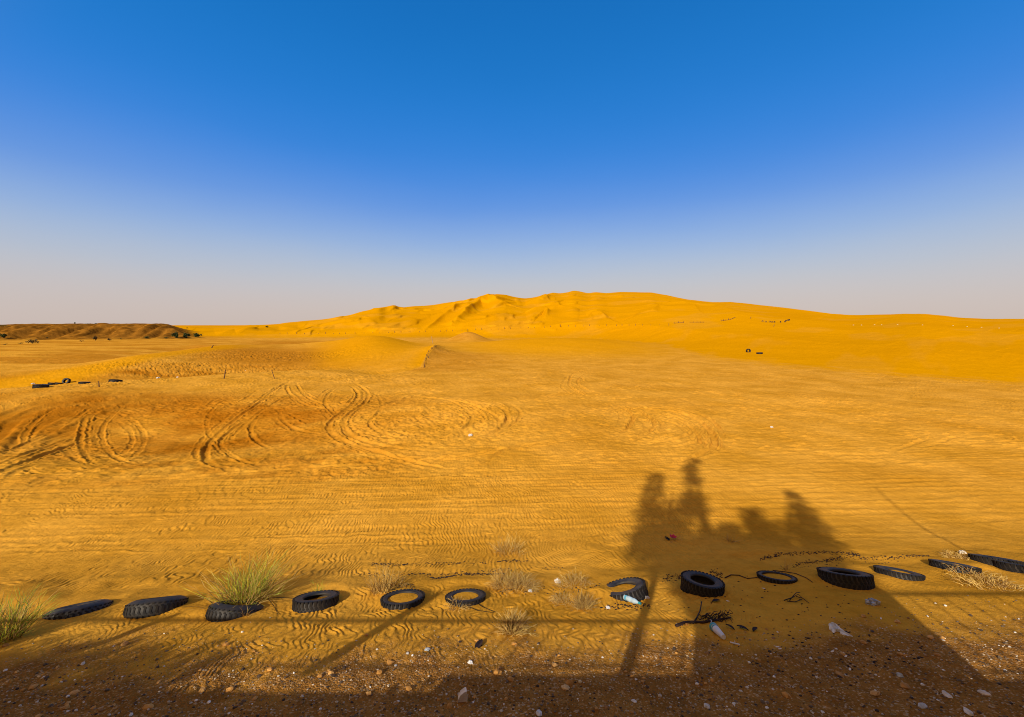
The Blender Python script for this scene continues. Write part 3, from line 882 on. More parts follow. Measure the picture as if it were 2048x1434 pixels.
bottle_m = mat("bottle_plastic", (.62, .78, .86), .18, spec=.6, color2=(.5, .66, .74), trans=.35)
blue_m = mat("blue_label", (.10, .42, .62), .4)
red_m = mat("red_petal", (.62, .02, .07), .5, color2=(.4, .01, .04))
leaf_m = mat("leaf", (.05, .11, .025), .6, tint=True, color2=(.03, .07, .018))
bark = mat("bark", (.14, .09, .05), .9, bump=.6, bscale=30)
wood = mat("weathered_wood", (.16, .085, .04), .85, bump=.4, color2=(.08, .04, .022))
plaster = mat("plaster", (.62, .54, .42), .9, bump=.2, nscale=2, color2=(.5, .42, .32))
concrete = mat("concrete", (.40, .36, .30), .9, bump=.3, nscale=3, color2=(.3, .27, .22))
steel = mat("painted_steel", (.20, .16, .12), .5, spec=.5)
bush_m = mat("bush_leaf", (.045, .075, .012), .8, tint=True, color2=(.022, .040, .008), nscale=5)
debris_m = mat("dark_debris", (.030, .016, .012), .9, color2=(.012, .008, .006), nscale=20)
marker_m = mat("white_marker_paint", (.66, .56, .34), .7)
roof_m = mat("roof_sheet", (.30, .22, .15), .7)


# ------------------------------------------------------------------ tyres
def tyre(D, n=56, fine=True, hole=.57, lug=1.0):
    R = D / 2; w = R * .34
    hr = lambda r: R * (r if r > .84 else .84 - (.84 - r) * (.84 - hole) / .27)
    prof = [(R * .985, -w * .75), (R, -w * .55), (R, w * .55), (R * .985, w * .75), (R * .95, w * .93), (R * .90, w * 1.0), (R * .86, w * 1.05),
            (R * .84, w * 1.03), (hr(.72), w * 1.03), (hr(.66), w * .98), (hr(.645), w * 1.01), (hr(.60), w * .94), (hr(.565), w * .80), (hr(.57), w * .70),
            (hr(.66), w * .78), (R * .82, w * .84), (R * .90, w * .7), (R * .93, w * .4), (R * .93, -w * .4), (R * .90, -w * .7), (R * .82, -w * .84),
            (hr(.66), -w * .78), (hr(.57), -w * .70), (hr(.565), -w * .8), (hr(.60), -w * .94), (R * .84, -w * 1.03), (R * .90, -w), (R * .95, -w * .93)]
    if lug < .5:                                          # worn road tyre with round shoulders
        prof = [(r - (.16 * R * max(0, (abs(z) / w - .35) / .65) ** 1.8 if r > R * .83 else 0), z) for r, z in prof]
    a = MB(); a.lathe(prof[::-1] if fine else prof[::-1][::3], n, closed=True)
    b = MB()
    if fine:
        m = 34
        for k in range(m):
            an = 2 * math.pi * k / m
            for sgn in (1, -1):
                an2 = an + (math.pi / m if sgn < 0 else 0)
                rot = Matrix.Rotation(an2, 3, 'Z')
                if lug < .5:
                    for q_ in (0, 1):
                        rq = Matrix.Rotation(an2 + q_ * math.pi / m, 3, 'Z')
                        b.box(rq @ Vector((R * .968, 0, sgn * w * (.34 + .26 * q_))), (R * .05, R * .07, w * .16), rq)
                    if sgn > 0:
                        rq = Matrix.Rotation(an + .05, 3, 'Z'); b.box(rq @ Vector((R * .978, 0, 0)), (R * .04, R * .07, w * .60), rq)
                    continue
                b.box(rot @ Vector((R * (.966 + .014 * lug), 0, sgn * w * .70)), (R * .085, R * .105, w * .62), rot @ Matrix.Rotation(sgn * .12, 3, 'Y'))
                an3 = an + math.pi / m * (.5 if sgn > 0 else 1.5)
                rot = Matrix.Rotation(an3, 3, 'Z')
                b.box(rot @ Vector((R * (.978 + .014 * lug), 0, sgn * w * .20)), (R * .05, R * .10, w * .34), rot @ Matrix.Rotation(.5 * sgn, 3, 'X'))
    return a, b, w


HOLE = {4: .70, 5: .66, 8: .76, 10: .56}


def ring_point(px, py, lift):
    """point where the sight line through a photo pixel is `lift` above the sand"""
    d = ray(px, py); t = 3.0
    ts = np.arange(3, 40, .02)
    zz = CAMZ + d.z * ts - macro(d.x * ts, d.y * ts) - lift
    i = int(np.argmax(zz < 0))
    t = ts[i]
    return Vector((d.x * t, d.y * t, CAMZ + d.z * t))


for i, (px, py, D, lift, tr, ta, fill, lab) in enumerate(TYRES):
    D *= .96; lift -= .025 if lift > .1 else 0
    ca, tb, w = tyre(D, hole=HOLE.get(i, .57), lug=.25 if i < 3 else 1.0)
    c = ring_point(px, py, lift)
    ax = Vector((tr, .27 + ta, 1)).normalized()
    base = c - ax * w
    e = empty("old_tyre", base, lab, "tyre", "tyres laid in a row along the foot of the bank")
    e.rotation_mode = 'QUATERNION'
    e.rotation_quaternion = ax.to_track_quat('Z', 'Y') @ Euler((0, 0, i * 1.3)).to_quaternion()
    o = ca.build("carcass", rubber_dusty if i in (0, 6, 11) else rubber, e, smooth=True)
    tb.build("tread", lug_mat, e)

# tyres far off on the sand rise at the left and on the right slope
fa, fb, fw = tyre(.74, 28, True)
FAR = [  # px, py, width px, lean (0 flat, 1 upright facing us), label
    (82, 773, 22, .12, "flat far tyre at the lower left end of the far heap"),
    (92, 769, 11, .3, "small looking far tyre just behind the lowest tyre of the far heap"),
    (106, 767, 14, .25, "far tyre lying left in the touching line of the far heap"),
    (118, 766, 12, .3, "far tyre with a glint on its side in the middle of the far heap"),
    (133, 764, 13, .75, "dome shaped far tyre standing at the right end of the far heap"),
    (169, 765, 17, .12, "lone far tyre half sunk between the far heap and the short stake"),
    (231, 762, 20, .35, "lone thick far tyre right of the short stake on the sand rise"),
    (1496.5, 702.5, 8.5, 1.0, "far tyre standing upright with a lit hole, on the yellow right slope"),
    (1519, 705.5, 11, .05, "far tyre lying flat beside the upright tyre on the yellow slope")]
proto = None
for px, py, wpx, lean, lab in FAR:
    p = at(px, py + 2)
    D = wpx * p.y / FPX
    sc = D / .74
    e = empty("old_tyre", p, lab, "tyre", "tyres left far out on the sand")
    e.scale = (sc,) * 3
    e.rotation_mode = 'QUATERNION'
    ax = Vector((.1 * random.uniform(-1, 1), -math.sin(lean * math.pi / 2) * (1 if lean > .5 else -.5), math.cos(lean * math.pi / 2))).normalized()
    e.rotation_quaternion = ax.to_track_quat('Z', 'Y')
    e.location.z += D * (.07 + .26 * (lean > .5) * lean)
    if proto is None:
        c0 = fa.build("carcass", rubber, e, smooth=True); t0_ = fb.build("tread", lug_mat, e); proto = (c0, t0_)
    else:
        for q in proto:
            c = q.copy(); C.objects.link(c); c.parent = e
row = [(1525, 643.5), (1531.5, 644.5), (1539.5, 644.5), (1544.5, 645), (1549, 645), (1561, 645), (1570, 644.5), (1572, 642.5), (1576, 641.5), (1578.5, 641)]
rm = None
for i, (px, py) in enumerate(row):
    p = at(px, py)
    D = 3.3 * p.y / FPX
    if rm is None:
        q, _, _ = tyre(1.0, 20, False); rm = q.build("old_tyre", rubber, smooth=True); o = rm
    else:
        o = rm.copy(); C.objects.link(o)
    o.location = p + Vector((0, 0, D * .38)); o.scale = (D,) * 3
    o.rotation_euler = (math.radians(80), 0, random.uniform(-.5, .5))
    tag(o, "tiny black tyre dot of the distant tyre row high on the yellow slope", "tyre", "distant row of tyres on the yellow slope")


# ------------------------------------------------------------------ grass
def blades(mb, n, h, r, lean=(0, 0), droop=.5, wid=.0022, spread=1.0, cols=None, flat=0.0, seed=0):
    rd = random.Random(seed)
    for _ in range(n):
        a = rd.uniform(0, 2 * math.pi); rr_ = r * math.sqrt(rd.random())
        x, y = rr_ * math.cos(a), rr_ * math.sin(a)
        a2 = a + rd.gauss(0, .5)
        ln = h * rd.uniform(.45, 1.0)
        out = spread * (rd.random() ** .8) * (0.35 + rr_ / max(r, .01))
        d = Vector((math.cos(a2) * out + lean[0], math.sin(a2) * out + lean[1], 1 - flat * rd.random())).normalized()
        p = Vector((x, y, -.02)); pts = [p.copy()]
        sg = 5
        for k in range(sg):
            d = (d + Vector((rd.gauss(0, .17), rd.gauss(0, .17), -droop * (k / sg) * rd.uniform(.2, 1)))).normalized()
            p = p + d * ln / sg
            if p.z < .005: p.z = .005
            pts.append(p.copy())
        w0 = wid * rd.uniform(.7, 1.4)
        c = rd.choice(cols); f = rd.uniform(.7, 1.2)
        mb.tube(pts, [w0, w0, w0 * .9, w0 * .7, w0 * .5, w0 * .2], 3, tuple(min(1.5, x * f) for x in c), cap=False)
        for _s in range(rd.choice((0, 1, 2))):         # side shoots
            q = pts[rd.randint(1, 4)]; dd = (d + Vector((rd.gauss(0, .5), rd.gauss(0, .5), .3))).normalized()
            mb.tube([q, q + dd * ln * .13, q + dd * ln * .26], [w0 * .8, w0 * .6, w0 * .3], 3, c, cap=False)


GRN = [(1, 1, 1), (.75, 1.0, .6), (1.3, 1.15, .8), (.6, .8, .5)]
STR = [(1, 1, 1), (.8, .75, .7), (1.15, 1.1, 1), (.6, .5, .45)]


def clump(px, py, hpx, rpx, n, kind, label, droop=.5, lean=(0, 0), spread=1.0, wid=.0024, dry=0, seed=0, group=None, flat=0):
    p = at(px, py)
    zc = p.y * math.cos(PITCH) + (CAMZ - p.z) * math.sin(PITCH)
    h = hpx * zc / FPX * 1.1; r = rpx * zc / FPX
    e = empty("grass_clump" if kind == 'g' else "straw_clump", p, label, "grass", group)
    if kind == 'g':
        m = MB(); blades(m, n, h, r, lean, droop, wid, spread, GRN, flat, seed); m.build("green_stems", green, e)
    m = MB(); blades(m, dry or n, h * (.95 if kind == 's' else 1.05), r, lean, droop, wid * .9, spread * 1.05, STR, flat, seed + 1)
    blades(m, max(12, n // 8), h * .3, r, (0, 0), .9, wid * .9, 1.6, [(.5, .3, .15), (.35, .2, .1)], .5, seed + 2); m.build("dry_stems", straw, e)
    return e


clump(490, 1202, 88, 32, 190, 'g', "big yellow green grass clump behind the leaning tyre, largest plant in the photo", .16, (.10, .05), 1.35, .0034, 210, 3)
clump(4, 1280, 92, 26, 170, 'g', "yellow green grass clump cut by the left edge of the photo", .25, (.0, .05), .85, .0034, 130, 5)
clump(638, 1190, 34, 4, 18, 'g', "thin sprig of grass growing inside the half buried tyre", .1, (0, 0), .25, .0022, 8, 8)
clump(1018, 1104, 34, 26, 154, 's', "pale straw tuft standing alone on the rippled sand above the row", .35, (.1, 0), 1.0, .0031, 0, 11, "dry straw tufts")
clump(762, 1186, 56, 16, 98, 's', "tall thin straw tuft on the left of the level buried tyre", .15, (0, .1), .5, .0033, 0, 13, "dry straw tufts")
clump(785, 1176, 20, 26, 125, 's', "low brown straw patch just behind the level buried tyre", .9, (0, 0), 1.4, .0028, 0, 14, "dry straw tufts", .5)
clump(916, 1214, 24, 14, 125, 's', "wiry straw tuft in front of the left end of the second level tyre", .9, (.3, -.1), 1.6, .0033, 0, 17, "dry straw tufts", .5)
clump(1012, 1172, 34, 26, 237, 's', "pale spreading straw tuft left of the dark dry tangle", .6, (0, 0), 1.2, .0033, 0, 19, "dry straw tufts")
clump(1042, 1178, 32, 26, 308, 's', "dense dry tangle of straw left of the white crumpled scrap", .8, (.2, 0), 1.4, .0031, 0, 20, "dry straw tufts", .3)
clump(1148, 1172, 24, 34, 280, 's', "low brown straw mat between the white scrap and the tilted tyre", 1.0, (0, 0), 1.6, .0028, 0, 21, "dry straw tufts", .6)
clump(1124, 1202, 24, 16, 125, 's', "arching straw tuft below the white crumpled scrap", .9, (-.3, 0), 1.3, .0036, 0, 23, "dry straw tufts")
clump(1166, 1212, 32, 14, 251, 's', "bristling straw tuft at the left of the sand wedge by the bottle", .5, (.1, 0), 1.3, .0036, 0, 25, "dry straw tufts")
clump(1024, 1262, 46, 16, 210, 's', "long bladed straw tuft lowest of all, leaning right over the shaded ground", .7, (.25, 0), 1.1, .0039, 0, 27, "dry straw tufts")
clump(1985, 1172, 24, 60, 210, 's', "straw mat spread below the last tyres at the right edge", 1.0, (.4, -.1), 1.7, .0039, 0, 29, "dry straw tufts", .7)
clump(1925, 1120, 16, 26, 196, 's', "brown straw lying between the two right hand tyres around the pale scrap", 1.0, (.3, 0), 1.7, .0033, 0, 31, "dry straw tufts", .7)
clump(1462, 1084, 20, 7, 42, 's', "faint sparse straw blades in the tall shadow right of the red flower", .5, (.2, 0), 1.5, .0020, 0, 33, "dry straw tufts")
clump(1572, 1142, 30, 5, 19, 's', "few upright pale stalks behind the thin buried ring", .1, (0, 0), .5, .0020, 0, 35, "dry straw tufts")
clump(2000, 1178, 20, 40, 168, 's', "dark straw edge lowest at the right side under the tyres", 1.0, (.2, 0), 1.5, .0039, 0, 37, "dry straw tufts", .6)
clump(340, 1214, 22, 8, 22, 's', "few pale stems leaning on the thick tread facing tyre", .2, (.3, -.6), .9, .0028, 0, 39, "dry straw tufts")
clump(490, 1234, 30, 6, 11, 's', "few pale stems hanging over the tyre in front of the green clump", .6, (-.1, -.3), .8, .0031, 0, 40, "dry straw tufts")

# ------------------------------------------------------------------ dry branch, twigs, leaves
def on(px, py, dz=0.0):
    p = at(px, py); p.z += dz; return p


def branch(name, label, paths, m_, cat, rads):
    pts0 = on(*paths[0][0])
    e = MB()
    for path, (ra, rb) in zip(paths, rads):
        P = [on(q[0], q[1], (q[2] if len(q) > 2 else .012)) - pts0 for q in path]
        n = len(P)
        e.tube(P, [ra + (rb - ra) * k / max(1, n - 1) for k in range(n)], 6)
    o = e.build(name, m_, smooth=True); o.location = pts0
    return tag(o, label, cat)


tw = [[(1352, 1254), (1368, 1247), (1385, 1246), (1405, 1247, .02), (1425, 1244, .02), (1445, 1241, .02), (1462, 1238, .02)],
      [(1386, 1249), (1394, 1237, .02), (1400, 1226, .04), (1403, 1214, .08)]]
rd_ = [(.022, .010), (.012, .007)]
R_ = random.Random(4)
for k in range(34):
    x = R_.uniform(1396, 1455); y = 1243 - (x - 1396) * .06 + R_.uniform(-7, 4)
    q = [(x, y, R_.uniform(.01, .08))]
    for j in range(3):
        x += R_.uniform(2, 8); y += R_.uniform(-4, 3.4); q.append((x, y, R_.uniform(.005, .09)))
    tw.append(q); rd_.append((.006, .003))
branch("fallen_branch", "dark fallen branch with a tangle of twigs above the white cup", tw, twig, "branch", rd_)
tw = [[(1568, 1202), (1585, 1198, .03), (1596, 1194, .05), (1610, 1202)], [(1580, 1200), (1592, 1192, .06), (1600, 1190, .05)], [(1592, 1196, .03), (1606, 1199, .02), (1618, 1208)],
      [(1574, 1203), (1590, 1205), (1604, 1200)]]
branch("dry_twig", "small dark heap of twigs on the shaded sand between branch and grey bag", tw, twig, "twig", [(.007, .004)] * 4)
branch("root", "thin dark root snaking from the standing tyre to the buried ring", [[(1450, 1153), (1462, 1148), (1478, 1149), (1495, 1156), (1515, 1156)]], twig, "root", [(.010, .007)])
branch("root", "thin dark root running right behind the buried ring", [[(1545, 1143), (1570, 1146), (1592, 1150), (1612, 1160), (1625, 1168)]], twig, "root", [(.008, .005)])
branch("dry_twig", "two crossed thin straw stems lying right of the second level tyre", [[(905, 1206), (930, 1212), (955, 1222), (985, 1228)], [(940, 1202), (965, 1214), (990, 1226)]], straw, "stem", [(.005, .003)] * 2)
branch("dry_twig", "long pale stem lying across the sand right of the big green clump", [[(485, 1206, .05), (540, 1198, .04), (575, 1196, .03), (600, 1197)], [(535, 1196), (548, 1212), (556, 1230)]], straw, "stem", [(.005, .003)] * 2)


def leaf(px, py, sx, rot, label):
    p = on(px, py, .012); m = MB(); n = 7; top = []; bot = []
    for k in range(n):
        t = k / (n - 1); w = math.sin(math.pi * t) ** .8 * sx * .22
        for q in (-1, 0, 1):
            top.append(((t - .5) * sx, q * w, .012 * math.sin(3 * t) + (0.010 if q else 0)))
    fs = []
    for k in range(n - 1):
        for q in range(2): fs.append((k * 3 + q, k * 3 + q + 1, k * 3 + q + 4, k * 3 + q + 3))
    low = [(x, y, z - .003) for x, y, z in top]
    m.add(top + low, fs + [tuple(i + n * 3 for i in f[::-1]) for f in fs])
    o = m.build("dead_leaf", twig, smooth=True); o.location = p; o.rotation_euler = (-.2, 0, rot)
    return tag(o, label, "leaf", "dead leaves on the shaded sand")


leaf(1485, 1259, .14, -.7, "dark dead leaf lying left of its neighbour, right of the branch")
leaf(1510, 1262, .12, .6, "dark dead leaf on the right, pointing up to the right")
leaf(1460, 1258, .12, -1.0, "curled dead leaf touching the right end of the branch tangle")
leaf(958, 1292, .20, 1.2, "dark upright leaf scrap between straw tuft and white stone")
leaf(1432, 1205, .14, .2, "brown crumpled leaf below the standing tyre")

# red flower with leaves
p = on(1345, 1080)
e = empty("red_flower", p, "red blossom with green leaf lying on the shaded rippled sand", "flower")
m = MB()
for k in range(6):
    a = k * 1.05; d = Vector((math.cos(a), math.sin(a), .8)).normalized(); s_ = d.cross(Vector((0, 0, 1))).normalized() * .05
    b0 = Vector((.01, 0, .03)); L_ = .12
    m.add([b0, b0 + d * L_ * .5 + s_, b0 + d * L_ + Vector((0, 0, -.01)), b0 + d * L_ * .5 - s_, b0 + d * L_ * .5 + Vector((0, 0, .02))], [(0, 1, 4), (1, 2, 4), (2, 3, 4), (3, 0, 4)])
m.build("petals", red_m, e)
m = MB()
for k in range(4):
    a = 2.4 + k * .5; d = Vector((math.cos(a), math.sin(a), .25)); s_ = Vector((-d.y, d.x, 0)) * .025
    b0 = Vector((-.06, 0, .01)); m.add([b0, b0 + d * .07 + s_, b0 + d * .14, b0 + d * .07 - s_, b0 + d * .07 + Vector((0, 0, .015))], [(0, 1, 4), (1, 2, 4), (2, 3, 4), (3, 0, 4)])
m.build("leaves", leaf_m, e)
m = MB(); blades(m, 22, .34, .10, (0, 0), .7, .0022, 1.8, STR, .6, 50); m.build("dry_stems", straw, e)

# ------------------------------------------------------------------ litter
def lie(e, px0, py0, px1, py1, r0=.03):
    a, b = on(px0, py0, r0), on(px1, py1, r0)
    e.location = a; e.rotation_mode = 'QUATERNION'; e.rotation_quaternion = (b - a).to_track_quat('Z', 'Y')
    return (b - a).length


e = empty("plastic_bottle", (0, 0, 0), "crushed clear plastic bottle lying against the tilted spotted tyre", "bottle")
L = lie(e, 1248, 1200, 1281, 1213, .055)
prof = [(0, 0), (.026, 0), (.032, .012), (.031, .04), (.028, .06), (.032, .08), (.032, .12), (.028, .135), (.031, .15), (.030, .175), (.020, .205), (.013, .222), (.013, .235)]
prof = [(r * 1.25, z / .26 * L) for r, z in prof]
m = MB(); m.lathe(prof, 16); m.build("body", bottle_m, e, smooth=True)
m = MB(); m.lathe([(.0, .262 / .26 * L), (.018, .262 / .26 * L), (.019, .232 / .26 * L), (.0, .232 / .26 * L)], 14); m.build("cap", teal, e)
m = MB(); m.lathe([(.0412, .028 / .26 * L), (.0412, .052 / .26 * L)], 16); m.build("label", blue_m, e)

e = empty("paper_cup", (0, 0, 0), "white paper cup with teal lid end and bent straw lying below the branch", "cup")
L = lie(e, 1427, 1260, 1447, 1281, .045)
m = MB(); m.lathe([(0, L), (.028, L), (.048, .04), (.050, .02), (.050, .0)], 20); m.build("body", white_pl, e, smooth=False)
m = MB(); m.lathe([(.0515, .035), (.053, .0), (.054, -.008), (.046, -.014), (0, -.016)], 20); m.build("lid", teal, e)
m = MB()
m.lathe([(.0492, .045), (.0425, .085)], 20); m.build("printed_band", teal, e)
m = MB(); m.tube([(0, 0, -.01), (0.0, .02, -.08), (.02, .03, -.10), (.04, .02, -.17)], .0045, 8); m.build("straw", white_pl, e)
e = MB(); a, b = on(1460, 1287, .012), on(1480, 1291, .012); e.tube([Vector((0, 0, 0)), b - a], .009, 8)
o = e.build("white_stick", white_pl); o.location = a; tag(o, "short white stick lying right of the white cup", "stick")


def crumple(name, px, py, s, m_, label, cat, seed, grp=None, squash=.7, stretch=1.3):
    rd = random.Random(seed); vs, fs = ico(3); out = []
    for v in vs:
        v = Vector(v)
        k = 1 + .38 * math.sin(v.x * 5 + seed) * math.sin(v.y * 6 + seed * 2) + .3 * abs(math.sin(v.z * 7 + v.x * 4 + seed)) * rd.uniform(.5, 1)
        out.append((v.x * k * s * stretch, v.y * k * s, v.z * k * s * squash))
    m = MB(); m.add(out, fs); o = m.build(name, m_); o.location = on(px, py, s * .35); o.rotation_euler = (0, 0, seed)
    return tag(o, label, cat, grp)


crumple("crumpled_scrap", 1115, 1163, .045, white_pl, "bright white crumpled scrap among the dry straw", "litter", 1, squash=.9, stretch=.9)
crumple("crumpled_scrap", 1216, 1216, .028, white_pl, "small white crumpled scrap beside the bristling straw tuft", "litter", 2)
crumple("plastic_bag", 1745, 1208, .06, mat("grey_film", (.42, .42, .40), .25, color2=(.14, .13, .12), nscale=26), "shiny grey crumpled plastic bag on the shaded sand right of the twigs", "bag", 3)
crumple("torn_paper", 1668, 1260, .05, paper_m, "torn cream paper with strips trailing down right, on the shaded bank", "paper", 4, stretch=2.0, squash=.5)
crumple("torn_paper", 1690, 1270, .035, paper_m, "smaller torn cream paper strip just right of the larger torn paper", "paper", 5, stretch=2.4, squash=.4)
crumple("plastic_bag", 1650, 1154, .05, mat("pale_film", (.30, .34, .30), .3), "pale grey plastic scrap stuck at the left foot of the big standing tyre", "bag", 6)
crumple("crumpled_scrap", 1925, 1107, .045, paper_m, "pale yellow scrap in the straw between the right hand tyres", "litter", 7)
crumple("crumpled_scrap", 1060, 1184, .028, white_pl, "little white scrap left of the arching straw tuft", "litter", 8)
crumple("crumpled_scrap", 1294, 1196, .026, white_pl, "little white scrap right of the bottle at the tyre foot", "litter", 9)
crumple("crumpled_scrap", 941, 872, .07, white_pl, "white scrap far out inside the round tyre ruts", "litter", 10)
crumple("crumpled_scrap", 1543, 856, .05, white_pl, "faint white scrap on the open sand right of the ruts", "litter", 11)
crumple("crumpled_scrap", 941, 1302 + 26, .02, white_pl, "pale scrap above the white stone on the gravel", "litter", 12)
crumple("crumpled_scrap", 855, 1302, .02, mat("blueish_film", (.4, .45, .5), .4), "bluish scrap on the lit sand left of the dark leaf scrap", "litter", 13)
crumple("crumpled_scrap", 316, 757, .12, white_pl, "white scrap on the far rise left of the tall leaning stake", "litter", 14)
crumple("crumpled_scrap", 355, 755, .09, white_pl, "second white scrap on the far rise nearer to the leaning stake", "litter", 15)
crumple("crumpled_scrap", 491, 741, .08, white_pl, "white scrap between the two far stakes", "litter", 16)
crumple("crumpled_scrap", 66, 768, .09, white_pl, "white scrap left of the far tyre heap", "litter", 17)
for i, (px, py) in enumerate([(1707, 650.5), (1723, 650.5), (1749, 650), (1763, 650), (1795, 649.8), (1845, 650.3), (1906, 651.8), (1934, 653.5), (1963, 655), (1998, 656.5)]):
    p = at(px, py); m = MB(); s_ = p.y / FPX
    m.tube([(0, 0, 0), (0, 0, .8 * s_), (0, 0, 1.0 * s_)], [1.1 * s_, 1.0 * s_, .6 * s_], 8)
    o = m.build("marker_stone", marker_m); o.location = p
    tag(o, "tiny white marker stone of the dotted line below the right skyline", "marker", "white markers along the right slope")

# ------------------------------------------------------------------ stakes and far fence
def stake(x0, y0, x1, y1, wpx, label, m_=None, cat="stake", group=None, name="wooden_stake"):
    p = at(x0, y0); s_ = p.y / FPX
    m = MB(); top = Vector(((x1 - x0) * s_, 0, (y0 - y1) * s_))
    m.tube([(0, 0, -.2), (0, 0, 0), top * .5 + Vector((.01, 0, 0)), top], [wpx * s_ / 2] * 2 + [wpx * s_ * .45, wpx * s_ * .35], 7)
    o = m.build(name, m_ or wood); o.location = p
    return tag(o, label, cat, group)


stake(198, 773, 198, 761, 2.0, "short upright stake between two lone far tyres on the rise")
stake(448, 757, 452, 739, 2.2, "tall dark stake leaning right on the far rise")
stake(549, 757, 544, 740, 1.5, "thin stake leaning left on the rise right of the tall stake")
stake(423, 696, 427, 690, 2.0, "short dark stake on the second sand crest")
stake(848, 736, 848, 728, 1.4, "short stake at the foot of the dune spine in the middle")
stake(866, 687, 863, 673, 1.4, "slim pale stake on top of the middle dune crest", mat("pale_wood", (.4, .26, .12), .8))
stake(1547, 653, 1549, 649, 1.0, "tiny stake below the distant tyre row")
stake(1501, 637, 1502, 633, 1.0, "tiny post left above the distant tyre row")
stake(857, 716, 857, 712, 1.2, "tiny peg halfway up the middle dune spine")
# fence line far off along the foot of the big dune
fr_ = []
R_ = random.Random(9)
x = 560
while x < 1350:
    y = np.interp(x, [560, 700, 800, 870, 1000, 1100, 1200, 1350], [667, 666.5, 664, 662.5, 657.5, 653, 650.5, 649.5]) + R_.uniform(-.5, .5)
    fr_.append((x, y)); x += R_.uniform(11, 20)
fm = None
for i, (px, py) in enumerate(fr_):
    p = at(px, py + 1); s_ = p.y / FPX
    if fm is None:
        m = MB(); m.tube([(0, 0, -.5), (0, 0, 0), (.03, 0, 2.0), (.05, 0, 4.0)], [.45, .45, .40, .3], 6)
        fm = m.build("fence_post", wood); o = fm
    else: o = fm.copy(); C.objects.link(o)
    o.location = p; sc = s_ * R_.uniform(.7, 1.1); o.scale = (sc, sc, sc * R_.uniform(.45, 1.1))
    o.rotation_euler = (R_.uniform(-.15, .15), R_.uniform(-.2, .2), 0)
    tag(o, "small weathered post in the line along the foot of the big dune", "post", "fence posts along the foot of the big dune")


def broken_fence(x0, y0, x1, y1, n, label, hp=3.0):
    p0 = at(x0, y0); e = empty("broken_fence", p0, label, "fence")
    pts = []
    for k in range(n):
        t = k / (n - 1); p = at(x0 + (x1 - x0) * t, y0 + (y1 - y0) * t) - p0; pts.append(p)
        s_ = (p + p0).y / FPX; m = MB(); m.tube([p + Vector((0, 0, -.1)), p + Vector((R_.uniform(-.3, .3) * s_, 0, hp * s_ * R_.uniform(.6, 1)))], [.5 * s_] * 2, 5)
        m.build("post", wood, e)
    s_ = p0.y / FPX; m = MB(); m.tube([p + Vector((0, 0, .8 * s_)) for p in pts], .35 * s_, 5); m.build("rail", wood, e)


broken_fence(1348, 647, 1367, 645.5, 3, "broken fence piece with two posts at the dune foot, left one", 4)
broken_fence(1380, 645, 1408, 645, 5, "low fence piece just right of the broken two post fence", 2)
broken_fence(1442, 642.5, 1462, 639.5, 5, "tangled fence remains slanting up the slope left of the distant tyre row", 4)
broken_fence(1464, 638, 1470, 635.5, 3, "short slanting fence remains at the upper end of the tangled fence", 2)
# low fence on the spine of the middle dune
e_pts = [(849, 734), (850, 722), (853, 712), (857, 704), (863, 698), (872, 694)]
p0 = at(*e_pts[0]); e = empty("spine_fence", p0, "thin dark wire fence running down the spine of the middle dune", "fence")
PP = [at(*q) - p0 for q in e_pts]
m = MB(); m.tube([p + Vector((0, 0, .14)) for p in PP], .022, 5); m.build("wire", wood, e)
for p in PP:
    m = MB(); m.tube([p, p + Vector((0, 0, .26))], .03, 5); m.build("post", wood, e)


# ------------------------------------------------------------------ bushes far left
def bush(px, py, wpx, hpx, label, n=420, seed=0, mt=None, name="desert_bush", sparse=False):
    p = at(px, py); s_ = p.y / FPX; w, h = wpx * s_ / 2, hpx * s_
    e = empty(name, p, label, "bush", "bushes by the far embankment"); rd = random.Random(seed)
    m = MB()
    for _ in range(7):
        a = rd.uniform(0, 6.28); m.tube([(0, 0, -.1), (math.cos(a) * w * .3, math.sin(a) * w * .2, h * .4), (math.cos(a) * w * .6, math.sin(a) * w * .5, h * .7)], [.05 * h, .03 * h, .015 * h], 5)
    m.build("stems", twig, e)
    m = MB(); cl = [(rd.uniform(-.6, .6) * w, rd.uniform(-.5, .5) * w, rd.uniform(.35, .8) * h, rd.uniform(.25, .5)) for _ in range(9)]
    for _ in range(n):
        c = rd.choice(cl); d = Vector((rd.gauss(0, 1), rd.gauss(0, 1), rd.gauss(0, 1))).normalized() * rd.random() ** .4
        q = Vector((c[0] + d.x * w * c[3], c[1] + d.y * w * c[3], max(.02, c[2] + d.z * h * c[3] * .8)))
        u_ = Vector((rd.gauss(0, 1), rd.gauss(0, 1), rd.gauss(0, 1))).normalized() * h * .075; v_ = u_.cross(Vector((rd.gauss(0, 1), rd.gauss(0, 1), rd.gauss(0, 1)))).normalized() * h * .06
        f = rd.uniform(.5, 1.4); m.add([q - u_ - v_, q + u_ - v_, q + u_ + v_, q - u_ + v_], [(0, 1, 2, 3)], (f, f, f))
    m.build("foliage", mt or bush_m, e)


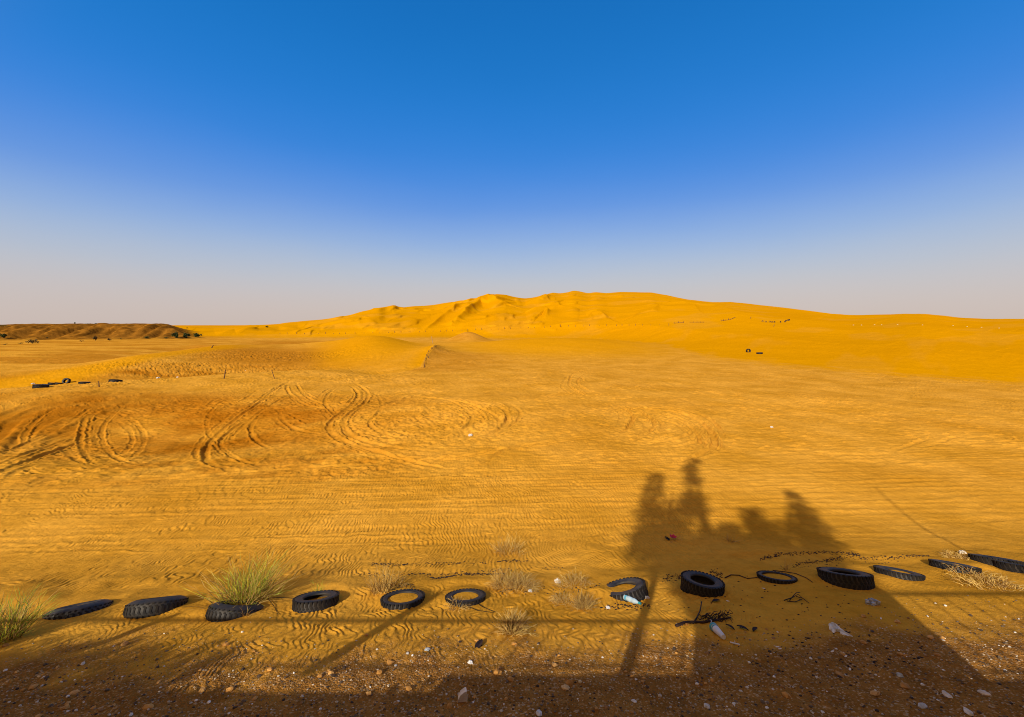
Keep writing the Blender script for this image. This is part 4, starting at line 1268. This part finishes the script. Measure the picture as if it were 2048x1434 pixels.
dry_b = mat("dry_bush_leaf", (.12, .08, .022), .8, tint=True, color2=(.06, .04, .014))
bush(353, 676, 13, 11, "roundest dark green bush, left of three at the end of the embankment", 500, 1)
bush(373, 676, 12, 9, "dark green bush in the middle of three at the embankment end", 450, 2)
bush(392, 674, 15, 7.5, "flat dark green bush, right of three at the embankment end", 450, 3)
bush(402, 672, 5, 4, "tiny dark bush right beside the flat bush", 150, 4)
bush(332, 677, 10, 3.5, "low dark shrub left of the roundest bush", 180, 5)
bush(294, 677, 12, 4.5, "dark low shrub with a wide shadow mid way along the embankment foot", 220, 6)
bush(219, 681, 10, 4.5, "low brown shrub right of the upright dry shrub", 200, 7, dry_b)
bush(191, 681, 8, 8.5, "upright dry brown shrub at the embankment foot", 260, 8, dry_b)
bush(163, 683, 9, 3.0, "very low shrub left of the upright dry shrub", 120, 9, dry_b)
bush(65, 687, 16, 8, "broad dry brown shrub near the left end of the embankment", 320, 10, dry_b)
bush(43, 688, 12, 3, "very low dark shrub left of the broad dry shrub", 120, 11)
bush(8, 676, 12, 9, "dark shrub on the slope at the left edge", 260, 12)
bush(10, 690, 10, 3, "very low dark shrub at the left edge", 120, 13)
bush(242, 679, 5, 2.5, "tiny shrub between the low brown shrub and the wide shadow shrub", 80, 14)
bush(93, 677, 8, 3, "pair like dark tuft low on the embankment face", 90, 15)
bush(534, 655, 7, 3.6, "lone dark bush on the distant dune flank", 260, 16)
bush(374, 657, 4, 2.2, "tiny far bush behind the end of the embankment", 90, 17)
bush(150, 648.5, 3, 4.5, "tiny upright plant on top of the embankment", 90, 18)
bush(176, 648.5, 14, 2.0, "flat dark growth along the embankment top", 120, 19)
bush(192, 648.5, 5, 2.8, "small dark knob shaped bush on the embankment top", 90, 20)
bush(5, 653, 20, 4, "dark growth on the embankment top at the left edge", 200, 21)

# ------------------------------------------------------------------ pebbles, debris, stones
def scatter(name, n, region, size, cols, kind_label, cat, seed, sub=1):
    rd = random.Random(seed); m = MB(); xy = []
    while len(xy) < n:
        q = region(rd)
        if q: xy.append(q)
    zz = gzs(xy)
    for (x, y), z in zip(xy, zz):
        s_ = size(rd); m.rock((x, y, z + s_ * .25), (s_, s_ * rd.uniform(.6, 1), s_ * rd.uniform(.4, .8)), rd.choice(cols), sub, .3)
    o = m.build(name, stone_m)
    return tag(o, kind_label, cat, kind="stuff")


def bank(rd):
    y = 3.0 + 3.6 * rd.random() ** 1.25; x = rd.uniform(-1.5, 1.5) * (y + .6)
    s = y - (7.05 + .0743 * x) - (.5 if x < -3 else 0)
    if s > -1.5 - 1.5 * rd.random() ** .6: return None
    return (x, y)


SC = [(.10, .065, .04), (.16, .11, .07), (.26, .18, .10), (.42, .33, .22), (.07, .05, .04), (.36, .22, .08), (.55, .48, .38), (.20, .15, .11)]
scatter("gravel", 9000, bank, lambda r: .004 + .011 * r.random() ** 3, SC, "loose mixed gravel covering the near bank", "gravel", 3, 0 + 1)
def pale(rd): return bank(rd)
scatter("pale_pebbles", 420, bank, lambda r: .006 + .014 * r.random() ** 2, [(.75, .70, .60), (.62, .56, .46), (.8, .78, .72)], "small pale pebbles sprinkled over the near bank", "pebbles", 5)
scatter("dark_stones", 700, bank, lambda r: .009 + .016 * r.random() ** 2, [(.05, .035, .025), (.09, .06, .04), (.14, .10, .06), (.30, .16, .06)], "dark stones and earth crumbs on the near bank", "stones", 8)
scatter("clods", 150, bank, lambda r: .02 + .03 * r.random() ** 2, [(.55, .28, .07), (.45, .22, .05), (.6, .33, .10)], "orange clods of earth on the near bank", "clods", 6)


def line_debris(paths, n, spread, seed, label, size=(.005, .012)):
    rd = random.Random(seed); m = MB(); px = []
    for _ in range(n):
        P = rd.choice(paths); k = rd.randint(0, len(P) - 2); t = rd.random()
        px.append((P[k][0] + (P[k + 1][0] - P[k][0]) * t, P[k][1] + (P[k + 1][1] - P[k][1]) * t + rd.gauss(0, spread)))
    h_ = hits(px)[:, :2]; zz = gzs(h_)
    for (x, y), z in zip(h_, zz):
        s_ = rd.uniform(*size); m.rock((x, y, z + s_ * .3), (s_ * rd.uniform(1, 2.2), s_, s_ * .7), (.9, .9, .9), 1, .3)
    return tag(m.build("wind_debris", debris_m), label, "debris", kind="stuff")


line_debris([[(1520, 1117), (1560, 1109), (1620, 1106), (1680, 1105), (1720, 1109)], [(1590, 1124), (1650, 1118), (1700, 1112), (1790, 1116), (1860, 1112)]], 560, 1.6, 1, "dark droppings blown into lines behind the right hand tyres")
line_debris([[(1585, 1130), (1640, 1126), (1700, 1118), (1760, 1124), (1800, 1118)], [(1325, 1160), (1345, 1154), (1368, 1150)], [(1420, 1146), (1445, 1148)]], 260, 4, 2, "scattered dark droppings around the tyres", (.004, .010))
line_debris([[(700, 1145), (780, 1150), (860, 1148), (960, 1142), (1030, 1136), (1130, 1138)], [(740, 1128), (820, 1130), (1000, 1124), (1060, 1120)], [(860, 1156), (930, 1148), (1010, 1146)]], 520, 1.5, 3, "thin dark lines of blown plant bits behind the straw tufts", (.005, .013))
line_debris([[(1000, 1180), (1100, 1182), (1200, 1176)], [(760, 1178), (830, 1176)], [(1200, 1216), (1260, 1212), (1300, 1212)]], 260, 4, 4, "dark plant bits gathered under the straw", (.005, .012))
line_debris([[(1330, 1200), (1480, 1230), (1600, 1280), (1750, 1300)], [(1400, 1180), (1560, 1190), (1700, 1230)], [(1500, 1320), (1700, 1330), (1850, 1300)]], 170, 24, 5, "sparse dark bits on the shaded sand", (.005, .012))


def stone(px, py, w, d, h, col, label, seed, name="stone"):
    random.seed(seed); m = MB(); m.rock((0, 0, 0), (w, d, h), col, 2, .16)
    o = m.build(name, stone_m, smooth=False); o.location = on(px, py, h * .45); o.rotation_euler = (0, 0, seed)
    return tag(o, label, "stone")


p = on(925, 1397)
m = MB(); pts_ = [(-.05, .0, -.01), (.045, .01, -.01), (.05, .0, .06), (.042, 0, .135), (.02, 0, .13), (-.02, 0, .10), (-.045, 0, .05)]
m.add([(x, -.022, z) for x, y, z in pts_] + [(x * .9, .03, z * .94) for x, y, z in pts_], [tuple(range(7)), tuple(range(13, 6, -1))] + [(k, k + 7, (k + 1) % 7 + 7, (k + 1) % 7) for k in range(7)])
o = m.build("white_stone", mat("white_stone", (.80, .74, .62), .8, bump=.4, color2=(.65, .57, .44), nscale=18)); o.location = p; o.rotation_euler = (.15, 0, .2)
tag(o, "tall upright white stone on the dark gravel at the bottom", "stone")
stone(1131, 1377, .045, .03, .022, (.70, .48, .22), "flat tan stone right of the white stone", 3)
stone(1160, 1366, .018, .018, .014, (.70, .55, .30), "small tan stone beside the flat tan one", 4)
stone(1078, 1430, .03, .03, .022, (.72, .70, .66), "round white stone at the bottom edge", 5)
stone(1268, 1400, .028, .02, .012, (.75, .72, .66), "flat white stone below the leaning post shadow", 6)
stone(1320, 1390, .022, .018, .014, (.55, .45, .32), "brown stone right of the flat white one", 7)
stone(815, 1263 + 45, .02, .02, .012, (.7, .66, .6), "small pale stone on the lit slope", 8)
stone(540, 1340, .035, .025, .018, (.70, .36, .09), "orange stone on the lit gravel left", 9)
stone(1414, 1412, .03, .03, .02, (.6, .56, .48), "grey white stone on the dark gravel right of centre", 10)
stone(1895, 1392, .05, .03, .02, (.70, .62, .50), "wide pale stone near the lower right", 11)
stone(1968, 1388, .05, .03, .02, (.72, .62, .48), "wide pale stone at the far lower right", 12)
stone(1845, 1413, .045, .03, .02, (.5, .48, .42), "grey stone low at the right", 13)
stone(1937, 1424, .045, .03, .02, (.74, .68, .56), "pale stone at the bottom right edge", 14)
stone(1800, 1348, .03, .03, .02, (.42, .42, .36), "greenish grey stone on the right bank", 15)
stone(460, 1380, .04, .03, .02, (.60, .30, .07), "orange clod like stone at lower left", 16)
stone(404, 1384, .035, .03, .02, (.62, .33, .09), "second orange stone at lower left", 17)
stone(166, 1330, .03, .02, .014, (.66, .62, .54), "small white stone on the dark left bank", 18)
stone(296, 1418, .05, .03, .02, (.62, .32, .08), "large orange stone at the bottom left", 19)
for i, (px, py) in enumerate([(1455, 1204), (1527, 1177), (1555, 1295), (1560, 1300), (1665, 1304), (1692, 1312), (1700, 1336), (1762, 1238), (1855, 1233), (1811, 1312)]):
    m = MB(); random.seed(100 + i); m.rock((0, 0, 0), (.028, .010, .006), (.85, .82, .75), 1, .2); o = m.build("white_chip", stone_m); o.location = on(px, py, .008); o.rotation_euler = (0, 0, -.5 + .2 * i)
    tag(o, "small white chip lying on the shaded bank", "chip", "white chips on the shaded bank")

# ------------------------------------------------------------------ behind the camera: the terrace whose shadows cross the sand
def slab(name, c, s, m_, label, cat):
    m = MB(); m.box((0, 0, 0), s); o = m.build(name, m_); o.location = c
    md = o.modifiers.new("edge", 'BEVEL'); md.width = .02; md.segments = 2
    return tag(o, label, cat)


slab("terrace", (0, -4.0, 2.75), (30, 8.2, 2.0), concrete, "concrete terrace the photograph is taken from, above the bank", "terrace")
slab("parapet", (-6.3, .2, 3.82), (7.4, .14, .56), plaster, "lower stretch of plastered parapet left of the camera, under the railing", "parapet")
slab("parapet", (4.7, .2, 3.87), (14.6, .14, .74), plaster, "low plastered parapet whose straight shadow darkens the bottom gravel", "parapet")
def rail(x0, x1, zt, zb, posts, label, dx=.26, skip=None):
    e = empty("railing", (0, .2, 0), label, "railing")
    m = MB(); m.box(((x0 + x1) / 2, 0, zt - .03), (x1 - x0, .05, .034)); m.build("top_rail", steel, e)
    m = MB(); m.box(((x0 + x1) / 2, 0, zb + .03), (x1 - x0, .02, .014)); m.build("bottom_rail", steel, e)
    bm0 = None; x = x0 + .06
    while x < x1 - .03:
        if not (skip and skip[0] < x < skip[1]):
            if bm0 is None:
                m = MB(); m.tube([(0, 0, zb + .035), (0, 0, zt - .06)], .010, 8); bm0 = m.build("baluster", steel, e); o = bm0
            else:
                o = bm0.copy(); C.objects.link(o); o.parent = e
            o.location.x = x
        x += dx
    for px_, top in posts:
        m = MB(); m.box((px_, 0, (zb + top) / 2), (.12, .12, top - zb)); m.build("post", steel, e)


rail(-10.5, .0, 4.86, 4.31, [(-7.9, 4.9), (-4.27, 5.25)], "steel railing left of the camera whose top rail shadow crosses the tyre row foreground")
rail(3.05, 12, 5.28, 4.31, [(3.05, 5.34), (6.7, 5.3), (10.3, 5.3)], "taller steel railing at the right casting the fan of baluster shadows", .26)
def shrub(x, w, z0, z1, label, seed, n=900):  # unseen plants, added to make the shade on the near bank ragged
    rd = random.Random(seed); e = empty("shade_shrub", (x, -.15, 3.75), label, "shrub", "shrubs added along the terrace railing for their shade")
    m = MB()
    for k in range(6):
        a = rd.uniform(-1, 1); m.tube([(a * .1, 0, 0), (a * w * .3, rd.uniform(-.1, .1), (z0 - 3.75) * .8), (a * w * .5, rd.uniform(-.15, .15), z1 - 3.85)], [.02, .014, .005], 5)
    m.build("stems", bark, e); m = MB()
    for _ in range(n):
        px_ = rd.uniform(-1, 1); top = z0 + (z1 - z0) * (.35 + .65 * abs(math.sin(px_ * 4.1 + seed)) * (1 - px_ * px_ * .6))
        q = Vector((px_ * w * .5, rd.uniform(-.28, .1), rd.uniform(.25, top - 3.75)))
        u_ = Vector((rd.gauss(0, 1), rd.gauss(0, 1), rd.gauss(0, 1))).normalized() * .05; v_ = u_.cross(Vector((rd.gauss(0, 1), rd.gauss(0, 1), rd.gauss(0, 1)))).normalized() * .032
        f = rd.uniform(.6, 1.3); m.add([q - u_, q - v_, q + u_, q + v_], [(0, 1, 2, 3)], (f, f, f))
    m.build("foliage", leaf_m, e)


for x_, w_, a_, b_, n_ in [(-9.0, 1.7, 4.6, 4.88, 2300), (-7.6, 1.7, 4.6, 4.86, 2300), (-6.4, 1.2, 4.5, 4.8, 1300), (-5.2, .8, 4.15, 4.4, 300), (-2.9, .8, 4.25, 4.5, 260), (-1.9, 1.0, 4.25, 4.42, 300),
                       (-.5, .9, 4.25, 4.4, 260), (3.5, .9, 4.35, 4.55, 300), (4.6, 1.2, 4.3, 4.5, 340), (6.2, 1.3, 4.3, 4.5, 380)]:
    shrub(x_, w_, a_, b_, "unseen leafy shrub added at the terrace railing to cast ragged shade on the near bank", int(x_ * 10) + 100, n_)
m = MB(); m.tube([(0, 0, 3.75), (0, 0, 5.2), (-.03, 0, 6.2), (-.14, 0, 8.75)], [.075, .065, .045, .02], 12)
m.tube([(0, 0, 3.75), (0, 0, 3.78)], [.14, .14], 12)
o = m.build("flagpole", steel, smooth=False); o.location = (-.67, .35 - .15, 0); tag(o, "tall tapering pole whose long thin shadow runs up the sand past the tilted tyre", "pole")
m = MB(); m.tube([(0, 0, 3.75), (0, 0, 6.1), (-.12, 0, 9.05)], [.03, .022, .016], 8); o = m.build("flagpole", steel); o.location = (5.9, .2, 0)
tag(o, "thin pole whose fine shadow slants over the open sand at right", "pole")

# unseen hut added behind the camera to cast the wide block of shade
e = empty("shade_hut", (.50, -1.5, 3.75), "unseen plastered hut added behind the camera to throw the wide block of shade", "shade_hut")
m = MB(); m.box((0, -.4, 1.75), (2.5, .8, 3.5)); m.build("wall", plaster, e)
m = MB(); m.box((0, -.4, 3.56), (2.62, .94, .12)); m.box((0, -.4, 3.68), (2.2, .7, .12)); m.build("roof", roof_m, e)
d = MB(); d.box((-.7, .02, 1.0), (.9, .05, 2.0)); dd = d.build("door", wood, e)
h = MB(); h.tube([(-.38, .05, 1.0), (-.38, .09, 1.0), (-.45, .09, 1.0)], .012, 8); h.build("handle", steel, dd)
w_ = MB(); w_.box((.65, .02, 1.6), (.9, .06, .8)); ww = w_.build("window", steel, e)
g_ = MB(); g_.box((.65, .055, 1.6), (.78, .012, .68)); g_.build("pane", bottle_m, ww)

# tree behind the added hut
TY = -8.0
e = empty("tree", (-3.0, TY, 3.3), "tall tree behind the camera whose blurred crown shadow reaches far onto the sand", "tree")
m = MB(); br = [((0, 0, -.3), (.1, 0, 3), (0, 0, 6), (-.3, 0, 8.5))]
m.tube([(0, 0, -.3), (.1, .1, 3), (0, 0, 6), (-.4, 0, 8.5), (-1.0, 0, 11)], [.34, .28, .22, .15, .08], 10)
SH = [(1312, 955, 15), (1309, 980, 17), (1306, 1005, 18), (1302, 1030, 22), (1299, 1055, 26), (1300, 1082, 32), (1310, 1106, 34),
      (1392, 926, 12), (1391, 946, 15), (1389, 966, 17), (1387, 988, 18), (1382, 1010, 22), (1366, 1032, 26), (1350, 1060, 22), (1345, 1088, 34), (1400, 1090, 34), (1425, 1070, 14), (1452, 1058, 15), (1475, 1075, 20), (1548, 1062, 18), (1450, 1098, 26), (1485, 1100, 28),
      (1500, 1018, 13), (1508, 1036, 17), (1516, 1056, 19), (1524, 1080, 24), (1580, 987, 12), (1588, 1003, 16), (1597, 1022, 18), (1607, 1044, 22), (1620, 1068, 26), (1645, 1092, 28), (1560, 1085, 26), (1588, 1100, 28), (1530, 1104, 28),
      (1345, 1120, 30), (1400, 1125, 36), (1460, 1130, 38), (1520, 1130, 38), (1580, 1130, 38), (1640, 1125, 34), (1672, 1118, 22), (1362, 1155, 24), (1430, 1165, 44), (1510, 1165, 44), (1590, 1165, 44), (1660, 1155, 34)]
BL = []
for (qx, qy, qr), g_ in zip(SH, hits([(q[0], q[1]) for q in SH])):      # crown clumps, where their shadows lie
    t = (g_[1] - TY) / -SUNV.y
    zc_ = g_[1] * math.cos(PITCH) + (CAMZ - g_[2]) * math.sin(PITCH)
    BL.append((g_[0] + SUNV.x * t + 3.0, qr * zc_ / FPX * (1.42 if qr < 20 else 1.7), g_[2] + SUNV.z * t - 3.3))
for x, r, z in BL[::2]:
    m.tube([(0, 0, 5.5), (x * .5, random.uniform(-.3, .3), (z + 5.5) / 2 + .3), (x, 0, z)], [.12, .07, .02], 6)
m.build("trunk", bark, e)
m = MB(); rd = random.Random(12)
for x, r, z in BL:
    dep = random.uniform(-.4, .4)
    for _ in range(int(760 * r * r)):
        d = Vector((rd.gauss(0, 1), rd.gauss(0, 1), rd.gauss(0, 1))).normalized() * rd.random() ** .5 * 1.05
        q = Vector((x + d.x * r, dep + d.y * r, z + d.z * r * .9))
        u_ = Vector((rd.gauss(0, 1), rd.gauss(0, 1), rd.gauss(0, 1))).normalized() * .085; v_ = u_.cross(Vector((rd.gauss(0, 1), rd.gauss(0, 1), rd.gauss(0, 1)))).normalized() * .055
        f = rd.uniform(.6, 1.3); m.add([q - u_, q - v_, q + u_, q + v_], [(0, 1, 2, 3)], (f, f, f))
m.build("crown", leaf_m, e)
